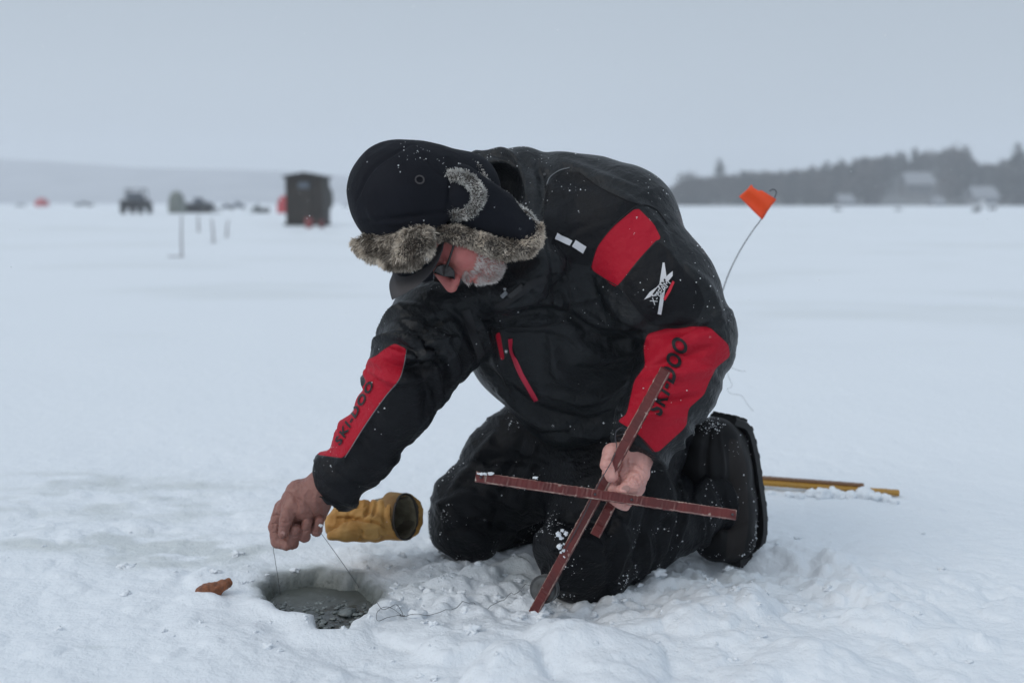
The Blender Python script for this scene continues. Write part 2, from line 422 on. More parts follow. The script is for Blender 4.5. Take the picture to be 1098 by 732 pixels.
snow = mesh_np('snow_ground', np.stack([XX, YY, ZZ], -1).reshape(-1, 3), Fq, M['snow'])
attr(snow, 'slush', SL.ravel()); attr(snow, 'wet', WE.ravel()); tag(snow, None, None, kind='structure')
def Hs(x, y): return float(H(np.array([x]), np.array([y]))[0])
wx = np.linspace(HOLE[0]-.20, HOLE[0]+.20, 60); wy = np.linspace(HOLE[1]-.24, HOLE[1]+.24, 60)
WX, WY = np.meshgrid(wx, wy, indexing='ij'); WP = np.stack([WX, WY, 0*WX], -1)
WF = np.clip(ss(WY-HOLE[1]+.035*fbm(WP, 16, 3, 61), 0.02, .17)+.3*ss(fbm(WP, 40, 3, 66), .15, .45), 0, 1)
I_ = np.arange(3600).reshape(60, 60)
water = mesh_np('water', np.stack([WX, WY, -.040+.005*WF+.0015*fbm(WP, 40, 2, 62)], -1).reshape(-1, 3), np.stack([I_[:-1, :-1], I_[1:, :-1], I_[1:, 1:], I_[:-1, 1:]], -1).reshape(-1, 4), M['water'])
attr(water, 'film', WF.ravel()); tag(water, None, None, kind='structure')
def blob(c, r, seed, rough=.35, sub=2, flat=1.0):
    t = (1+5**.5)/2
    V = np.array([(-1,t,0),(1,t,0),(-1,-t,0),(1,-t,0),(0,-1,t),(0,1,t),(0,-1,-t),(0,1,-t),(t,0,-1),(t,0,1),(-t,0,-1),(-t,0,1)], float)
    F = [(0,11,5),(0,5,1),(0,1,7),(0,7,10),(0,10,11),(1,5,9),(5,11,4),(11,10,2),(10,7,6),(7,1,8),(3,9,4),(3,4,2),(3,2,6),(3,6,8),(3,8,9),(4,9,5),(2,4,11),(6,2,10),(8,6,7),(9,8,1)]
    V = list(V/np.linalg.norm(V[0]))
    for _ in range(sub):
        mid = {}; nf = []
        def md(a, b):
            k = (min(a, b), max(a, b))
            if k not in mid: m = V[a]+V[b]; V.append(m/np.linalg.norm(m)); mid[k] = len(V)-1
            return mid[k]
        for a, b, c_ in F:
            x, y, z = md(a, b), md(b, c_), md(c_, a); nf += [(a, x, z), (b, y, x), (c_, z, y), (x, y, z)]
        F = nf
    V = np.array(V); n = fbm(V+seed*3.1, 1.6, 3, seed)
    return np.array(c)+V*(1+rough*n[:, None]*2)*r*np.array([1, 1, flat]), F
mb = MB()
for i in range(420):                     # slush floating on the dark water
    x = HOLE[0]+rng.uniform(-.15, .15); y = HOLE[1]+rng.uniform(-.19, .17)
    if poly_sd(np.array([x]), np.array([y]), RIM)[0] < .012: continue
    if y < HOLE[1]-.03 and rng.random() < .45: continue
    V, F = blob((x, y, -.038), rng.uniform(.0015, .008), i, sub=1, flat=.35); mb.add(V, F)
V, F = blob((G(372, 662, -.04)[0], G(372, 662, -.04)[1]+.03, -.038), .020, 501, sub=2, flat=.45); mb.add(V, F)
tag(mb.build('slush', M['slush'], smooth=True), 'grey bits of slush ice floating in the dark water hole', 'slush', kind='stuff')
mb = MB()
n_ = 0
while n_ < 300:                          # crumbs of broken snow round the knees and over the rim
    q = rng.random()
    if q < .55: px, py = rng.normal(640, 120), rng.normal(632, 26)
    elif q < .8: px, py = rng.uniform(250, 480), rng.normal(645, 30)
    else: px, py = rng.uniform(0, 1098), rng.uniform(540, 735)
    if py < 560: continue
    g = G(px, py)
    if poly_sd(np.array([g[0]]), np.array([g[1]]), RIM)[0] > -.01: continue
    r = rng.lognormal(-5.6, .55); r = min(r, .014)
    V, F = blob((g[0], g[1], Hs(g[0], g[1])+r*.1), r*1.1, n_, .75, sub=2, flat=.65); mb.add(V, F); n_ += 1
tag(mb.build('snow_crumbs', M['crumb'], smooth=True), 'loose crumbs of broken snow scattered over the trampled snow', 'snow', kind='stuff')
# ================================================================== PERSON
def wrinkle(V, N, segs, extra=0.0, seed=0):
    D = np.zeros(len(V)); wsum = np.zeros(len(V))+1e-6
    for (a, b, r, amp, fs, fl, sd, bend) in segs:
        d = b-a; L = np.linalg.norm(d); d = d/L; t = np.clip((V-a)@d, 0, L); rel = V-a-t[:, None]*d; dist = np.linalg.norm(rel, axis=1)
        w = np.exp(-(np.maximum(dist-r*.8, 0)/(r*.35))**2)
        u = (V-a)@d; e1 = np.cross(d, [.31, .2, .93]); e1 /= np.linalg.norm(e1); e2 = np.cross(d, e1)
        tt = np.clip(u/L, 0, 1); ben = amp*(.55+bend*np.exp(-((tt-1)/.25)**2)+(.5*np.exp(-(tt/.25)**2)))
        P = np.stack([u*fs, (V@e1)*fl, (V@e2)*fl], 1); P[:, 0] += .9*noise(P*.6, 1, sd+5)
        n = noise(P, 1, sd); rd = (1-np.abs(n)*2.2); n2 = noise(P*np.array([1.9, 1.6, 1.6]), 1, sd+3)
        n3 = noise(P*np.array([2.6, 1.5, 1.5])+7, 1, sd+9); D += w*ben*(rd*1.25+n2*.65+(1-np.abs(n3)*2.2)*.25)*1.2; wsum += w
    return V+N*(D/np.maximum(wsum, 1))[:, None]
def strokes(V, N, lst, ymax=9):
    px, py, f = PX(V); view = V-np.array([0, 0, HC]); view /= np.linalg.norm(view, axis=1, keepdims=True)
    face = ss(-(N*view).sum(1), -.1, .35); D = np.zeros(len(V))
    for pts, w, amp in lst:
        pts = spline(pts, 5); d, t = seg_dist(px, py, pts); w_ = w*(.45+.55*np.sin(np.clip(t, 0, 1)*math.pi)); D += 1.7*amp*np.exp(-(d/w_)**2)*(.35+.65*np.sin(t*math.pi))
    D *= face
    if ymax < 9: D *= V[:, 1] < ymax
    return V+N*D[:, None]
def soften(P):
    out = []
    for i in range(len(P)):
        a = np.array(P[i], float); b = np.array(P[(i+1) % len(P)], float); out += [tuple(a*.88+b*.12), tuple(a*.12+b*.88)]
    return out
def panel(V, N, P, ylim=9, facing=-.15, ymin=0):
    P = soften(P)
    px, py, f = PX(V); view = V-np.array([0, 0, HC]); view /= np.linalg.norm(view, axis=1, keepdims=True)
    s = poly_sd(px, py, P); fc = -(N*view).sum(1)
    s = np.where((V[:, 1] > ylim) | (V[:, 1] < ymin), -6, s); return np.minimum(s, (fc-facing)*40)
def bvh(V, Q):
    return BVHTree.FromPolygons([tuple(v) for v in V.tolist()], [tuple(q) for q in Q.tolist()])
def cast(tree, px, py, off=.001):
    d = Vector(ray(px, py)).normalized(); h = tree.ray_cast(Vector((0, 0, HC)), d)
    if h[0] is None: return None, None
    n = h[1] if h[1].dot(d) < 0 else -h[1]
    return np.array(h[0]+n*off-d*off), np.array(n)
PB = None
# ---- right arm numbers (image left) and left arm numbers (image right)
SH_R = (505, 318, 2.66); EL_R = (452, 378, 2.50); WR_R = (364, 508, 2.54)
SH_L = (655, 243, 2.62); EL_L = (735, 366, 2.52); WR_L = (688, 480, 2.42)
PELV = (655, 420, 2.90)
w = lambda q: W(*q)
jk = []
jk += chain([(600, 262, 2.70, 88), (620, 340, 2.76, 96), (640, 400, 2.84, 86), (655, 430, 2.90, 78)], .05)     # trunk
jk += [pc((560, 300, 2.66, 66), (568, 372, 2.70, 58), .05), pc((560, 372, 2.70, 55), (612, 425, 2.72, 52), .05)]  # chest and belly
jk += [pc((600, 418, 2.74, 50), (640, 440, 2.74, 46), .04)]
jk += [pc((588, 225, 2.72, 58), (668, 238, 2.66, 60), .05)]                                                    # shoulders
jk += [pc((520, 300, 2.68, 58), (590, 290, 2.68, 60), .05)]
jk += chain([(660, 246, 2.62, 60), (708, 312, 2.555, 58), (737, 360, 2.52, 50)], .035)                          # left sleeve
jk += chain([(737, 368, 2.52, 50), (722, 415, 2.47, 45), (700, 455, 2.44, 36), (690, 476, 2.425, 27)], .02)
jk += chain([(510, 320, 2.66, 60), (472, 352, 2.57, 52), (449, 375, 2.50, 45)], .03)                            # right sleeve
jk += chain([(451, 378, 2.50, 45), (424, 432, 2.51, 39), (394, 480, 2.53, 33), (371, 511, 2.54, 26)], .02)
jk += [pc((690, 400, 2.86, 62), (700, 452, 2.92, 52), .04)]                                                     # coat tail over the hips
# hood lying behind the head
jk += [E(W(548, 212, 2.72), (.125, .12, .10), k=.03), pc((512, 182, 2.74, 19), (558, 180, 2.70, 20), .025), pc((562, 182, 2.70, 20), (580, 230, 2.60, 24), .03)]
jk += [E(W(530, 203, 2.57), (.066, .135, .088), k=.012, op='-')]
# collar standing up round the chin
jk += [pc((500, 318, 2.52, 17), (548, 318, 2.48, 19), .02), pc((548, 318, 2.48, 19), (585, 285, 2.48, 22), .02), pc((492, 312, 2.60, 22), (500, 318, 2.52, 17), .02)]
jk += [pc((538, 285, 2.53, 26), (585, 262, 2.58, 36), .03), pc((530, 300, 2.50, 14), (570, 270, 2.50, 18), .02)]
# cuffs
jk += [pc((369, 508, 2.54, 29), (360, 523, 2.542, 26), .006), pc((690, 470, 2.425, 27), (686, 480, 2.418, 25), .006)]
jk += [C(W(350, 538, 2.545), W(330, 570, 2.55), .045, .055, .004, '-')]
V, Q, N = sdf(jk, .0052)
A_ = lambda p, q: (w(p), w(q))
segs = [(w(SH_L), w(EL_L), .12, .0070, 13, 4.5, 1, .35), (w(EL_L), w(WR_L), .09, .0085, 24, 6, 2, .6),
        (w(SH_R), w(EL_R), .10, .011, 22, 6, 3, 1.0), (w(EL_R), w(WR_R), .085, .0075, 20, 5, 4, .6),
        (W(590, 250, 2.7), W(650, 430, 2.88), .19, .0085, 13, 4, 5, .8)]
V = wrinkle(V, N, segs); N = normals(V, Q)
cre = [([(500,168),(522,160),(548,166),(562,190),(566,225)], 3, .006), ([(508,172),(530,166),(550,174),(557,200)], 2.5, -.004), ([(575,168),(582,200),(578,235)], 5, -.008), ([(605,170),(640,178),(680,196)], 6, -.006), ([(560,300),(600,322),(640,318)], 8, .010), ([(545,340),(590,335),(630,350)], 7, -.008), ([(620,360),(650,372),(690,368)], 7, -.010), ([(610,330),(640,345),(676,352)], 6, .008), ([(520,392),(575,440),(640,452)], 7, -.010), ([(535,420),(580,452),(640,470)], 6, .010), ([(560,470),(610,462),(660,440)], 6, -.008),
       ([(600,300),(625,350),(680,372)], 7, -.010), ([(640,300),(665,335),(690,352)], 8, .008), ([(615,395),(650,400),(690,385)], 8, -.009),
       ([(590,360),(600,400),(640,425)], 9, .009), ([(580,420),(630,430),(670,410)], 6, .008), ([(700,392),(728,382),(762,372)], 6, -.010),
       ([(690,405),(725,402),(765,396)], 7, .010), ([(684,425),(715,430),(748,424)], 5, -.009), ([(680,440),(710,448),(740,445)], 6, .006),
       ([(695,360),(730,352),(770,350)], 6, -.011), ([(655,200),(700,235),(728,290)], 6, .005), ([(735,285),(758,310),(775,345)], 7, .008),
       ([(560,175),(600,190),(640,198)], 8, -.006), ([(590,160),(620,175),(680,200)], 9, .006), ([(430,345),(450,352),(480,340)], 6, -.010),
       ([(425,358),(455,368),(490,362)], 5, .010), ([(405,385),(435,395),(470,388)], 6, -.012), ([(398,398),(430,408),(465,400)], 5, .009), ([(412,372),(440,382),(480,378)], 5, .010),
       ([(480,330),(500,350),(512,385)], 6, -.010), ([(455,400),(470,430),(440,480)], 7, .007), ([(400,440),(380,475),(360,500)], 7, .005),
       ([(510,345),(560,352),(605,350)], 3, .005), ([(505,330),(520,360),(545,420)], 5, .006), ([(548,362),(560,400),(578,432)], 3.2, .006), ([(535,330),(580,322),(610,330)], 5, .007),
       ([(586,250),(596,300),(590,345)], 6, -.008), ([(560,355),(600,362),(625,380)], 3, -.004)]
V = strokes(V, N, cre, 2.86); N = normals(V, Q)
JV, JQ, JN = V, Q, N
red1 = [(655,245),(640,265),(633,288),(660,308),(666,302),(683,280),(703,258),(709,256),(701,240),(683,222)]
red2 = [(694,358),(715,352),(737,350),(760,350),(781,369),(783,382),(768,394),(760,410),(755,423),(738,438),(736,457),(703,487),(684,466),(662,451),(672,444),(680,408),(692,392),(690,372)]
red3 = [(411,375),(423,368),(436,374),(433,392),(428,407),(414,424),(394,452),(370,491),(338,487),(345,470),(356,452),(374,430),(393,410),(386,396),(391,387),(404,381)]
red4 = [(531,358),(536,356),(541,385),(537,386)]
blk1 = [(666,304),(683,282),(705,258),(718,268),(732,288),(749,305),(756,324),(749,342),(732,349),(703,350),(684,334),(672,319)]
blk2 = [(586,199),(600,184),(620,184),(646,202),(669,213),(686,219),(655,245),(640,265),(633,286),(612,282),(590,268),(583,235)]
blk3 = [(500,330),(512,382),(470,432),(430,485),(405,540),(330,540),(338,488),(368,492),(396,452),(415,424),(430,407),(436,392),(470,395),(492,380)]
pr = np.maximum.reduce([panel(V, N, red1, 2.75), panel(V, N, red2, 2.62, -.3), panel(V, N, red3, 2.62, -.6), panel(V, N, red4, 2.9)])
pb = np.maximum.reduce([panel(V, N, blk1, 2.75), panel(V, N, blk2, 2.80), panel(V, N, blk3, 2.66)])
attr_mix(M['jacket'], 'blackcloth', (.0026, .0032, .0052), .5, rough=.6); attr_mix(M['jacket'], 'redcloth', (.40, .004, .020), .4, rough=.62)
jacket = mesh_np('jacket', V, Q, M['jacket'])
attr(jacket, 'redcloth', pr); attr(jacket, 'blackcloth', pb)
JT = bvh(V, Q)
# ---- trousers
tr = []
tr += chain([(624, 592, 2.60, 46), (655, 530, 2.70, 60), (672, 462, 2.82, 70)], .035)
tr += chain([(632, 598, 2.62, 42), (690, 568, 2.73, 44), (748, 538, 2.84, 40)], .02)
tr += chain([(500, 556, 2.86, 43), (550, 502, 2.90, 53), (614, 445, 2.93, 64)], .03)
tr += chain([(505, 560, 2.87, 38), (560, 545, 3.0, 36), (612, 535, 3.14, 38)], .02)
tr += [pc((620, 430, 2.92, 70), (672, 430, 2.92, 76), .04)]
tr += [pc((565, 522, 2.84, 36), (605, 508, 2.80, 46), .05)]
V, Q, N = sdf(tr, .0055)
segs = [(W(624, 592, 2.60), W(672, 462, 2.82), .12, .011, 14, 7, 11, .8), (W(632, 598, 2.62), W(748, 538, 2.84), .09, .010, 20, 6, 12, 1.0),
        (W(500, 556, 2.86), W(600, 440, 2.93), .12, .011, 13, 6, 13, .9)]
V = wrinkle(V, N, segs); N = normals(V, Q)
cre = [([(665,470),(680,505),(672,560)], 5, .009), ([(655,500),(662,540),(648,590)], 5, -.009), ([(725,505),(735,545),(728,580)], 4, .008), ([(530,465),(505,500),(480,530)], 6, .008), ([(560,470),(540,520),(530,565)], 7, -.009), ([(575,480),(562,530),(560,560)], 6, .007), ([(690,500),(700,545),(680,600)], 6, -.012), ([(705,495),(718,540),(712,590)], 7, .012), ([(735,470),(745,500),(740,545)], 6, -.010), ([(600,560),(625,555),(655,570)], 6, -.009),
       ([(590,590),(620,580),(660,590)], 6, .010), ([(500,500),(540,490),(590,500)], 8, -.010), ([(470,540),(510,530),(560,545)], 7, .010), ([(480,570),(520,560),(560,575)], 5, -.009), ([(655,545),(670,580),(660,620)], 6, .010)]
V = strokes(V, N, cre); N = normals(V, Q)
trousers = mesh_np('trousers', V, Q, M['trouser']); TV, TQ, TN = V, Q, N
# ---- head frame
HY = 2.42
hc = W(483, 246, HY)
fw = np.array([-.26, -.30, -.95]); fw /= np.linalg.norm(fw)
up = np.array([-.955, -.02, .26]); up -= fw*(up@fw); up /= np.linalg.norm(up)
rt = np.cross(fw, up); RH = np.array([rt, fw, up])
def hd(x, y, z): return hc+x*rt+y*fw+z*up
def he(c, r, k=.02, op='+'): return E(hd(*c), r, RH, k, op)
def hcn(a, b, ra, rb, k=.01, op='+'): return C(hd(*a), hd(*b), ra, rb, k, op)
hp = [he((0, -.01, .03), (.078, .098, .095)), he((0, .02, -.04), (.066, .074, .088), .03), he((0, .06, -.100), (.032, .028, .024), .025)]
for s_ in (-1, 1):
    hp += [he((s_*.043, .052, -.038), (.029, .032, .034), .02)]
    hp += [he((s_*.033, .098, .004), (.017, .016, .014), .012, '-')]
hp += [hcn((-.036, .088, .022), (.036, .088, .022), .0115, .0115, .012)]
for s_ in (-1, 1): hp += [he((s_*.032, .078, .003), (.0125, .0125, .0125), .002), hcn((s_*.017, .091, -.005), (s_*.045, .084, -.006), .004, .003, .004)]
hp += [hcn((0, .088, .014), (0, .118, -.034), .0085, .0135, .010), he((-.014, .104, -.040), (.0095, .012, .009), .006), he((.014, .104, -.040), (.0095, .012, .009), .006)]
hp += [he((-.007, .112, -.049), (.0035, .005, .004), .002, '-'), he((.007, .112, -.049), (.0035, .005, .004), .002, '-')]
hp += [hcn((-.023, .086, -.068), (0, .094, -.066), .0045, .0065, .006), hcn((.023, .086, -.068), (0, .094, -.066), .0045, .0065, .006), hcn((-.02, .083, -.079), (0, .090, -.081), .0045, .007, .006), hcn((.02, .083, -.079), (0, .090, -.081), .0045, .007, .006)]
hp += [hcn((-.024, .094, -.074), (.024, .094, -.074), .0018, .0018, .003, '-')]
for s_ in (-1, 1): hp += [he((s_*.080, -.012, -.006), (.010, .019, .031), .008), he((s_*.088, -.010, -.004), (.005, .010, .017), .005, '-')]
V, Q, N = sdf(hp, .0026)
HV, HQ, HN = V, Q, N
HT = bvh(V, Q)
head_rud = np.clip(.80-np.abs((V-hc)@up+.035)*4+.55*fbm(V, 35, 3, 4), 0, 1)
# ---- hidden trunk, neck, arms
bp = [hcn((0, -.015, -.05), (0, -.03, -.09), .052, .050, .03)]
bp += [C(hd(0, -.03, -.09), W(575, 262, 2.60), .050, .055, .03), C(W(575, 262, 2.60), W(610, 285, 2.74), .055, .09, .03), C(W(610, 285, 2.74), W(650, 420, 2.88), .10, .11, .05)]
bp += chain([SH_L+(30,), EL_L+(24,), WR_L+(17,)], .02)+chain([SH_R+(30,), EL_R+(24,), WR_R+(17,)], .02)
bp += [C(W(610, 275, 2.74), w(SH_L), .07, .06, .03), C(W(610, 285, 2.74), w(SH_R), .07, .06, .03)]
bp += chain([(650, 430, 2.88, 45), (624, 592, 2.60, 24)], .03)+chain([(640, 430, 2.90, 45), (500, 556, 2.86, 24)], .03)
V1, Q1, N1 = sdf(bp, .009)
# ---- right hand (lifting the line)
f3 = lambda *q: pc(q[:4], q[4:], .004)
rh = [pc((364, 508, 2.54, 17), (349, 520, 2.54, 18.5), .008), pc((349, 520, 2.54, 19), (327, 538, 2.545, 20), .010), pc((330, 532, 2.552, 19), (322, 548, 2.562, 13), .008),
      pc((344, 536, 2.548, 13), (340, 552, 2.556, 10), .008), pc((320, 528, 2.54, 14), (306, 546, 2.548, 10), .008)]
def finger(pts, k=.0025): return chain(pts, k)
rh += finger([(304, 545, 2.560, 10), (296, 564, 2.556, 8.2), (298, 580, 2.544, 7.4), (308, 584, 2.530, 6.0)])
rh += finger([(315, 552, 2.566, 10), (311, 571, 2.560, 8.0), (313.5, 582, 2.540, 6.6), (317, 567, 2.522, 5.7)])
rh += finger([(327, 553, 2.566, 9.5), (324.5, 568, 2.560, 7.6), (326.5, 575, 2.540, 6.2), (329.5, 559, 2.523, 5.3)])
rh += finger([(340, 550, 2.562, 9), (338, 562, 2.556, 7.0), (339.5, 569, 2.540, 5.8), (343, 557, 2.527, 4.9)])
rh += finger([(322, 532, 2.534, 13), (311, 545, 2.522, 8.6), (306, 559, 2.512, 6.8), (303.5, 572, 2.512, 5.2)])
rh += [pc((303, 551, 2.535, 1.2), (290, 552, 2.535, 1.2), .002, '-')]
V2, Q2, N2 = sdf(rh, .0015, 1)
V2 = strokes(V2, N2, [([(291,553),(296,552),(302,553)], 1.1, -.0022), ([(290,562),(295,561),(300,562)], 1.1, -.0018), ([(292,571),(297,570),(301,572)], 1., -.0015), ([(301,559),(306,560),(311,559)], 1.2, -.0012), ([(320,534),(330,542),(337,555)], 1.6, -.0024), ([(309,528),(317,538),(319,550)], 1.8, -.0028), ([(334,514),(342,522),(344,533)], 1.8, -.0018), ([(352,512),(350,525),(346,535)], 1.6, -.0016), ([(312,574),(317,575),(322,573)], 1., -.0018), ([(323,568),(328,569),(332,567)], 1., -.0018), ([(330,525),(326,532),(325,542)], 2.2, .0016), ([(341,524),(338,535),(340,548)], 2.2, .0014)]); N2 = normals(V2, Q2)
V2 = V2+N2*(.0007*(1-np.abs(noise(V2*np.array([1, 1, 1]), 110, 3))*2.5))[:, None]
# ---- left hand (closed on the short slat)
lh = [pc((691, 470, 2.425, 17), (682, 488, 2.408, 18), .008), pc((682, 488, 2.408, 18), (676, 512, 2.392, 18), .010), pc((664, 490, 2.40, 13), (668, 512, 2.396, 15), .008)]
lh += finger([(672, 484, 2.398, 12), (657, 486, 2.380, 11), (652, 498, 2.362, 8.6), (656, 510, 2.352, 7.2)])          # index over the slat
lh += finger([(668, 500, 2.400, 10), (655, 506, 2.386, 9), (652, 517, 2.372, 7.6), (657, 524, 2.362, 6.8)])
lh += finger([(674, 514, 2.400, 10.5), (663, 524, 2.390, 9), (659, 533, 2.376, 7.8), (664, 538, 2.364, 6.8)])
lh += finger([(682, 522, 2.396, 10), (675, 533, 2.388, 8.6), (668, 539, 2.376, 7.4), (670, 541, 2.366, 6.4)])
lh += finger([(686, 488, 2.392, 13), (685, 508, 2.370, 11.5), (677, 521, 2.356, 9.6), (668, 526, 2.346, 7.8)])         # thumb with its bent knuckle
V3, Q3, N3 = sdf(lh, .0015, 1)
tk = W(683, 513, 2.345)
rr = np.linalg.norm((V3-tk)*np.array([1, .4, 1]), axis=1); V3 = V3-N3*(.0018*np.maximum(0, np.cos(rr*2*math.pi/.0075))**4*np.exp(-(rr/.024)**2))[:, None]
V3 = strokes(V3, N3, [([(672,496),(682,497),(691,503)], 1.2, -.0022), ([(667,511),(675,504),(686,508),(689,519)], 1.2, -.0022), ([(671,516),(677,511),(684,515),(685,524)], 1.1, -.0022), ([(650,494),(655,492),(660,494)], 1.1, -.0016), ([(648,502),(653,501),(658,503)], 1.1, -.0016), ([(663,484),(666,495),(664,505)], 1.6, -.0030), ([(660,505),(664,514),(663,524)], 1.6, -.0030), ([(664,528),(672,531),(682,529)], 1.4, -.0026), ([(678,484),(675,492),(676,500)], 2, .0016)]); N3 = normals(V3, Q3)
V3 = V3+N3*(.0006*(1-np.abs(noise(V3, 110, 9))*2.5))[:, None]
o1 = len(HV); o2 = o1+len(V1); o3 = o2+len(V2)
body = mesh_np('person', np.concatenate([HV, V1, V2, V3]), np.concatenate([HQ, Q1+o1, Q2+o2, Q3+o3]), M['skin'])
z0 = np.zeros
attr(body, 'ruddy', np.concatenate([head_rud*.85, z0(len(V1)), z0(len(V2)), z0(len(V3))+.15]))
attr(body, 'pale', np.concatenate([z0(len(HV)), z0(len(V1)), z0(len(V2)), z0(len(V3))+.9]))
attr(body, 'tan', np.concatenate([z0(len(HV)), z0(len(V1)), z0(len(V2))+.7, z0(len(V3))]))
tag(body, 'person kneeling by an ice hole in black and red jacket and fur trapper hat', 'person')
jacket.parent = body; trousers.parent = body
# nails
def nail(px, py, Y, rx, ry, a, name='thumbnail'):
    c = W(px, py, Y); s = sc(px, py, Y); V, F = blob((0, 0, 0), 1, 3, 0, 2)
    ca, sa = math.cos(a), math.sin(a); V = V*np.array([rx*s, .0016, ry*s]); V = np.stack([V[:, 0]*ca-V[:, 2]*sa, V[:, 1], V[:, 0]*sa+V[:, 2]*ca], 1)+c
    mesh_np(name, V, F, M['nail'], body)
nail(303.2, 570.5, 2.5018, 2.8, 3.8, .1); nail(671, 524, 2.333, 4.8, 4.2, .1)
# ---- fur helper
def fur(name, V, N, n, ln, wd, bias, material, parent, seed=0, tone=(0, 1), base=None, spread=.5, clump=60):
    r = np.random.default_rng(seed); i = r.integers(0, len(V), n)
    jit = r.normal(size=(n, 3))*.0018; P = V[i]+jit; D = N[i]*1.0+np.array(bias)+r.normal(size=(n, 3))*spread*.5
    cn = np.stack([noise(P, clump, seed+q) for q in (1, 2, 3)], 1); D += cn*1.1*spread
    D /= np.linalg.norm(D, axis=1, keepdims=True); L_ = ln*(.55+.9*r.random(n))[:, None]
    side = np.cross(D, r.normal(size=(n, 3))); side /= np.linalg.norm(side, axis=1, keepdims=True)
    mid = P+D*L_*.55+cn*ln*.12; tip = P+D*L_+cn*ln*.30; w_ = wd
    VV = np.stack([P-side*w_, P+side*w_, mid+side*w_*.8, tip, mid-side*w_*.8], 1).reshape(-1, 3)
    k = np.arange(n)*5; F = np.concatenate([np.stack([k, k+1, k+2, k+4], 1)])
    F3 = np.stack([k+4, k+2, k+3, k+3], 1)
    fl = [tuple(q) for q in F.tolist()]+[tuple(q[:3]) for q in F3.tolist()]
    o = mesh_np(name, VV, fl, material, parent, smooth=False)
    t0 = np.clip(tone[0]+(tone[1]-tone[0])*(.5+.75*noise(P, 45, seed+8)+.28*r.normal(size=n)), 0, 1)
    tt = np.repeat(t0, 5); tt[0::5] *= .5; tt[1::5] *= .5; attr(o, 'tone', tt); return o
# ---- trapper hat
hat = []
hat += [E(W(440, 210, 2.43), (.124, .125, .106), k=.03), pc((425, 199, 2.43, 45), (492, 208, 2.45, 46), .04), pc((430, 222, 2.40, 46), (470, 222, 2.40, 40), .04), pc((492, 200, 2.48, 32), (500, 212, 2.50, 28), .03)]
hat += [hcn((0, -.03, .02), (0, .04, .05), .092, .088, .03)]
hat += [he((0, .045, -.045), (.150, .085, .078), .006, '-')]
V, Q, N = sdf(hat, .0042)
D = .0022*fbm(V, 12, 3, 4)+.0015*(1-np.abs(noise(V, 18, 6))*2); V = V+N*D[:, None]; N = normals(V, Q)
V = strokes(V, N, [([(382,215),(400,180),(440,155)], 2.2, -.003), ([(385,238),(440,232),(490,226)], 2.5, -.0035), ([(480,170),(484,200),(476,232)], 2.5, -.003), ([(440,152),(470,185),(482,190)], 2, -.0025), ([(395,225),(405,235),(430,240)], 5, .004), ([(470,240),(500,240),(520,225)], 5, -.003)])
hatob = mesh_np('trapper_hat', V, Q, M['hat'], body); XV, XN = V, normals(V, Q); XT = bvh(V, Q)
# ear flap on the near side
fl = [pc((494, 196, 2.375, 20), (535, 224, 2.39, 20), .01), pc((492, 215, 2.365, 24), (540, 240, 2.38, 20), .01), pc((485, 232, 2.36, 14), (560, 250, 2.39, 14), .01), pc((535, 224, 2.39, 18), (565, 248, 2.40, 14), .01), pc((510, 230, 2.37, 22), (555, 250, 2.385, 16), .01)]
V, Q, N = sdf(fl, .004); cy = W(520, 225, 2.39)
V = V+N*(.002*fbm(V, 16, 3, 8))[:, None]
flap = mesh_np('ear_flap', V, Q, M['hat'], hatob); FV, FN = V, normals(V, Q)
def furpiece(prims, n, ln, mt, bias, seed, name='fur_trim', tone=(0, 1), wd=.0008, par=None):
    V, Q, N = sdf(prims, .004); V = V+N*(.002*fbm(V, 40, 2, seed))[:, None]
    b = mesh_np(name, V, Q, M['furbase'], par or hatob); view = V-np.array([0, 0, HC])
    fur('pile', V, N, n, ln, wd, bias, mt, b, seed, tone); return b
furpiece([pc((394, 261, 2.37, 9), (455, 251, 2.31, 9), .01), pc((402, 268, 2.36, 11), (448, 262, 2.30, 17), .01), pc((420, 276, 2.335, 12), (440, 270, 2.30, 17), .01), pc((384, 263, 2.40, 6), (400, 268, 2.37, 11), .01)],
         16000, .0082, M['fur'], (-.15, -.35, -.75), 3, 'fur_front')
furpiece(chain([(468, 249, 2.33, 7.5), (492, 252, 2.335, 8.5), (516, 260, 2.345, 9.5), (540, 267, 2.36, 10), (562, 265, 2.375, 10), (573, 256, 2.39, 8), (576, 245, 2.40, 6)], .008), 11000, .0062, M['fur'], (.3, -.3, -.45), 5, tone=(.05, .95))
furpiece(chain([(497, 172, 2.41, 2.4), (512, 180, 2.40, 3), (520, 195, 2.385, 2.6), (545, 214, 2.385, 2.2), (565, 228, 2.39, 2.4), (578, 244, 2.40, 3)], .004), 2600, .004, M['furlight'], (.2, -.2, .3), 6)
furpiece(chain([tuple(q) for q in spline([(481,188,2.345,4.5),(493,189,2.335,5),(505,195,2.33,5.5),(513,207,2.33,6),(510,220,2.33,6.2),(499,229,2.33,6),(487,229,2.335,5.5),(480,224,2.34,4.5)], 2)], .004), 6500, .0045, M['furlight'], (0, -.5, .1), 7, 'fur_cuff')
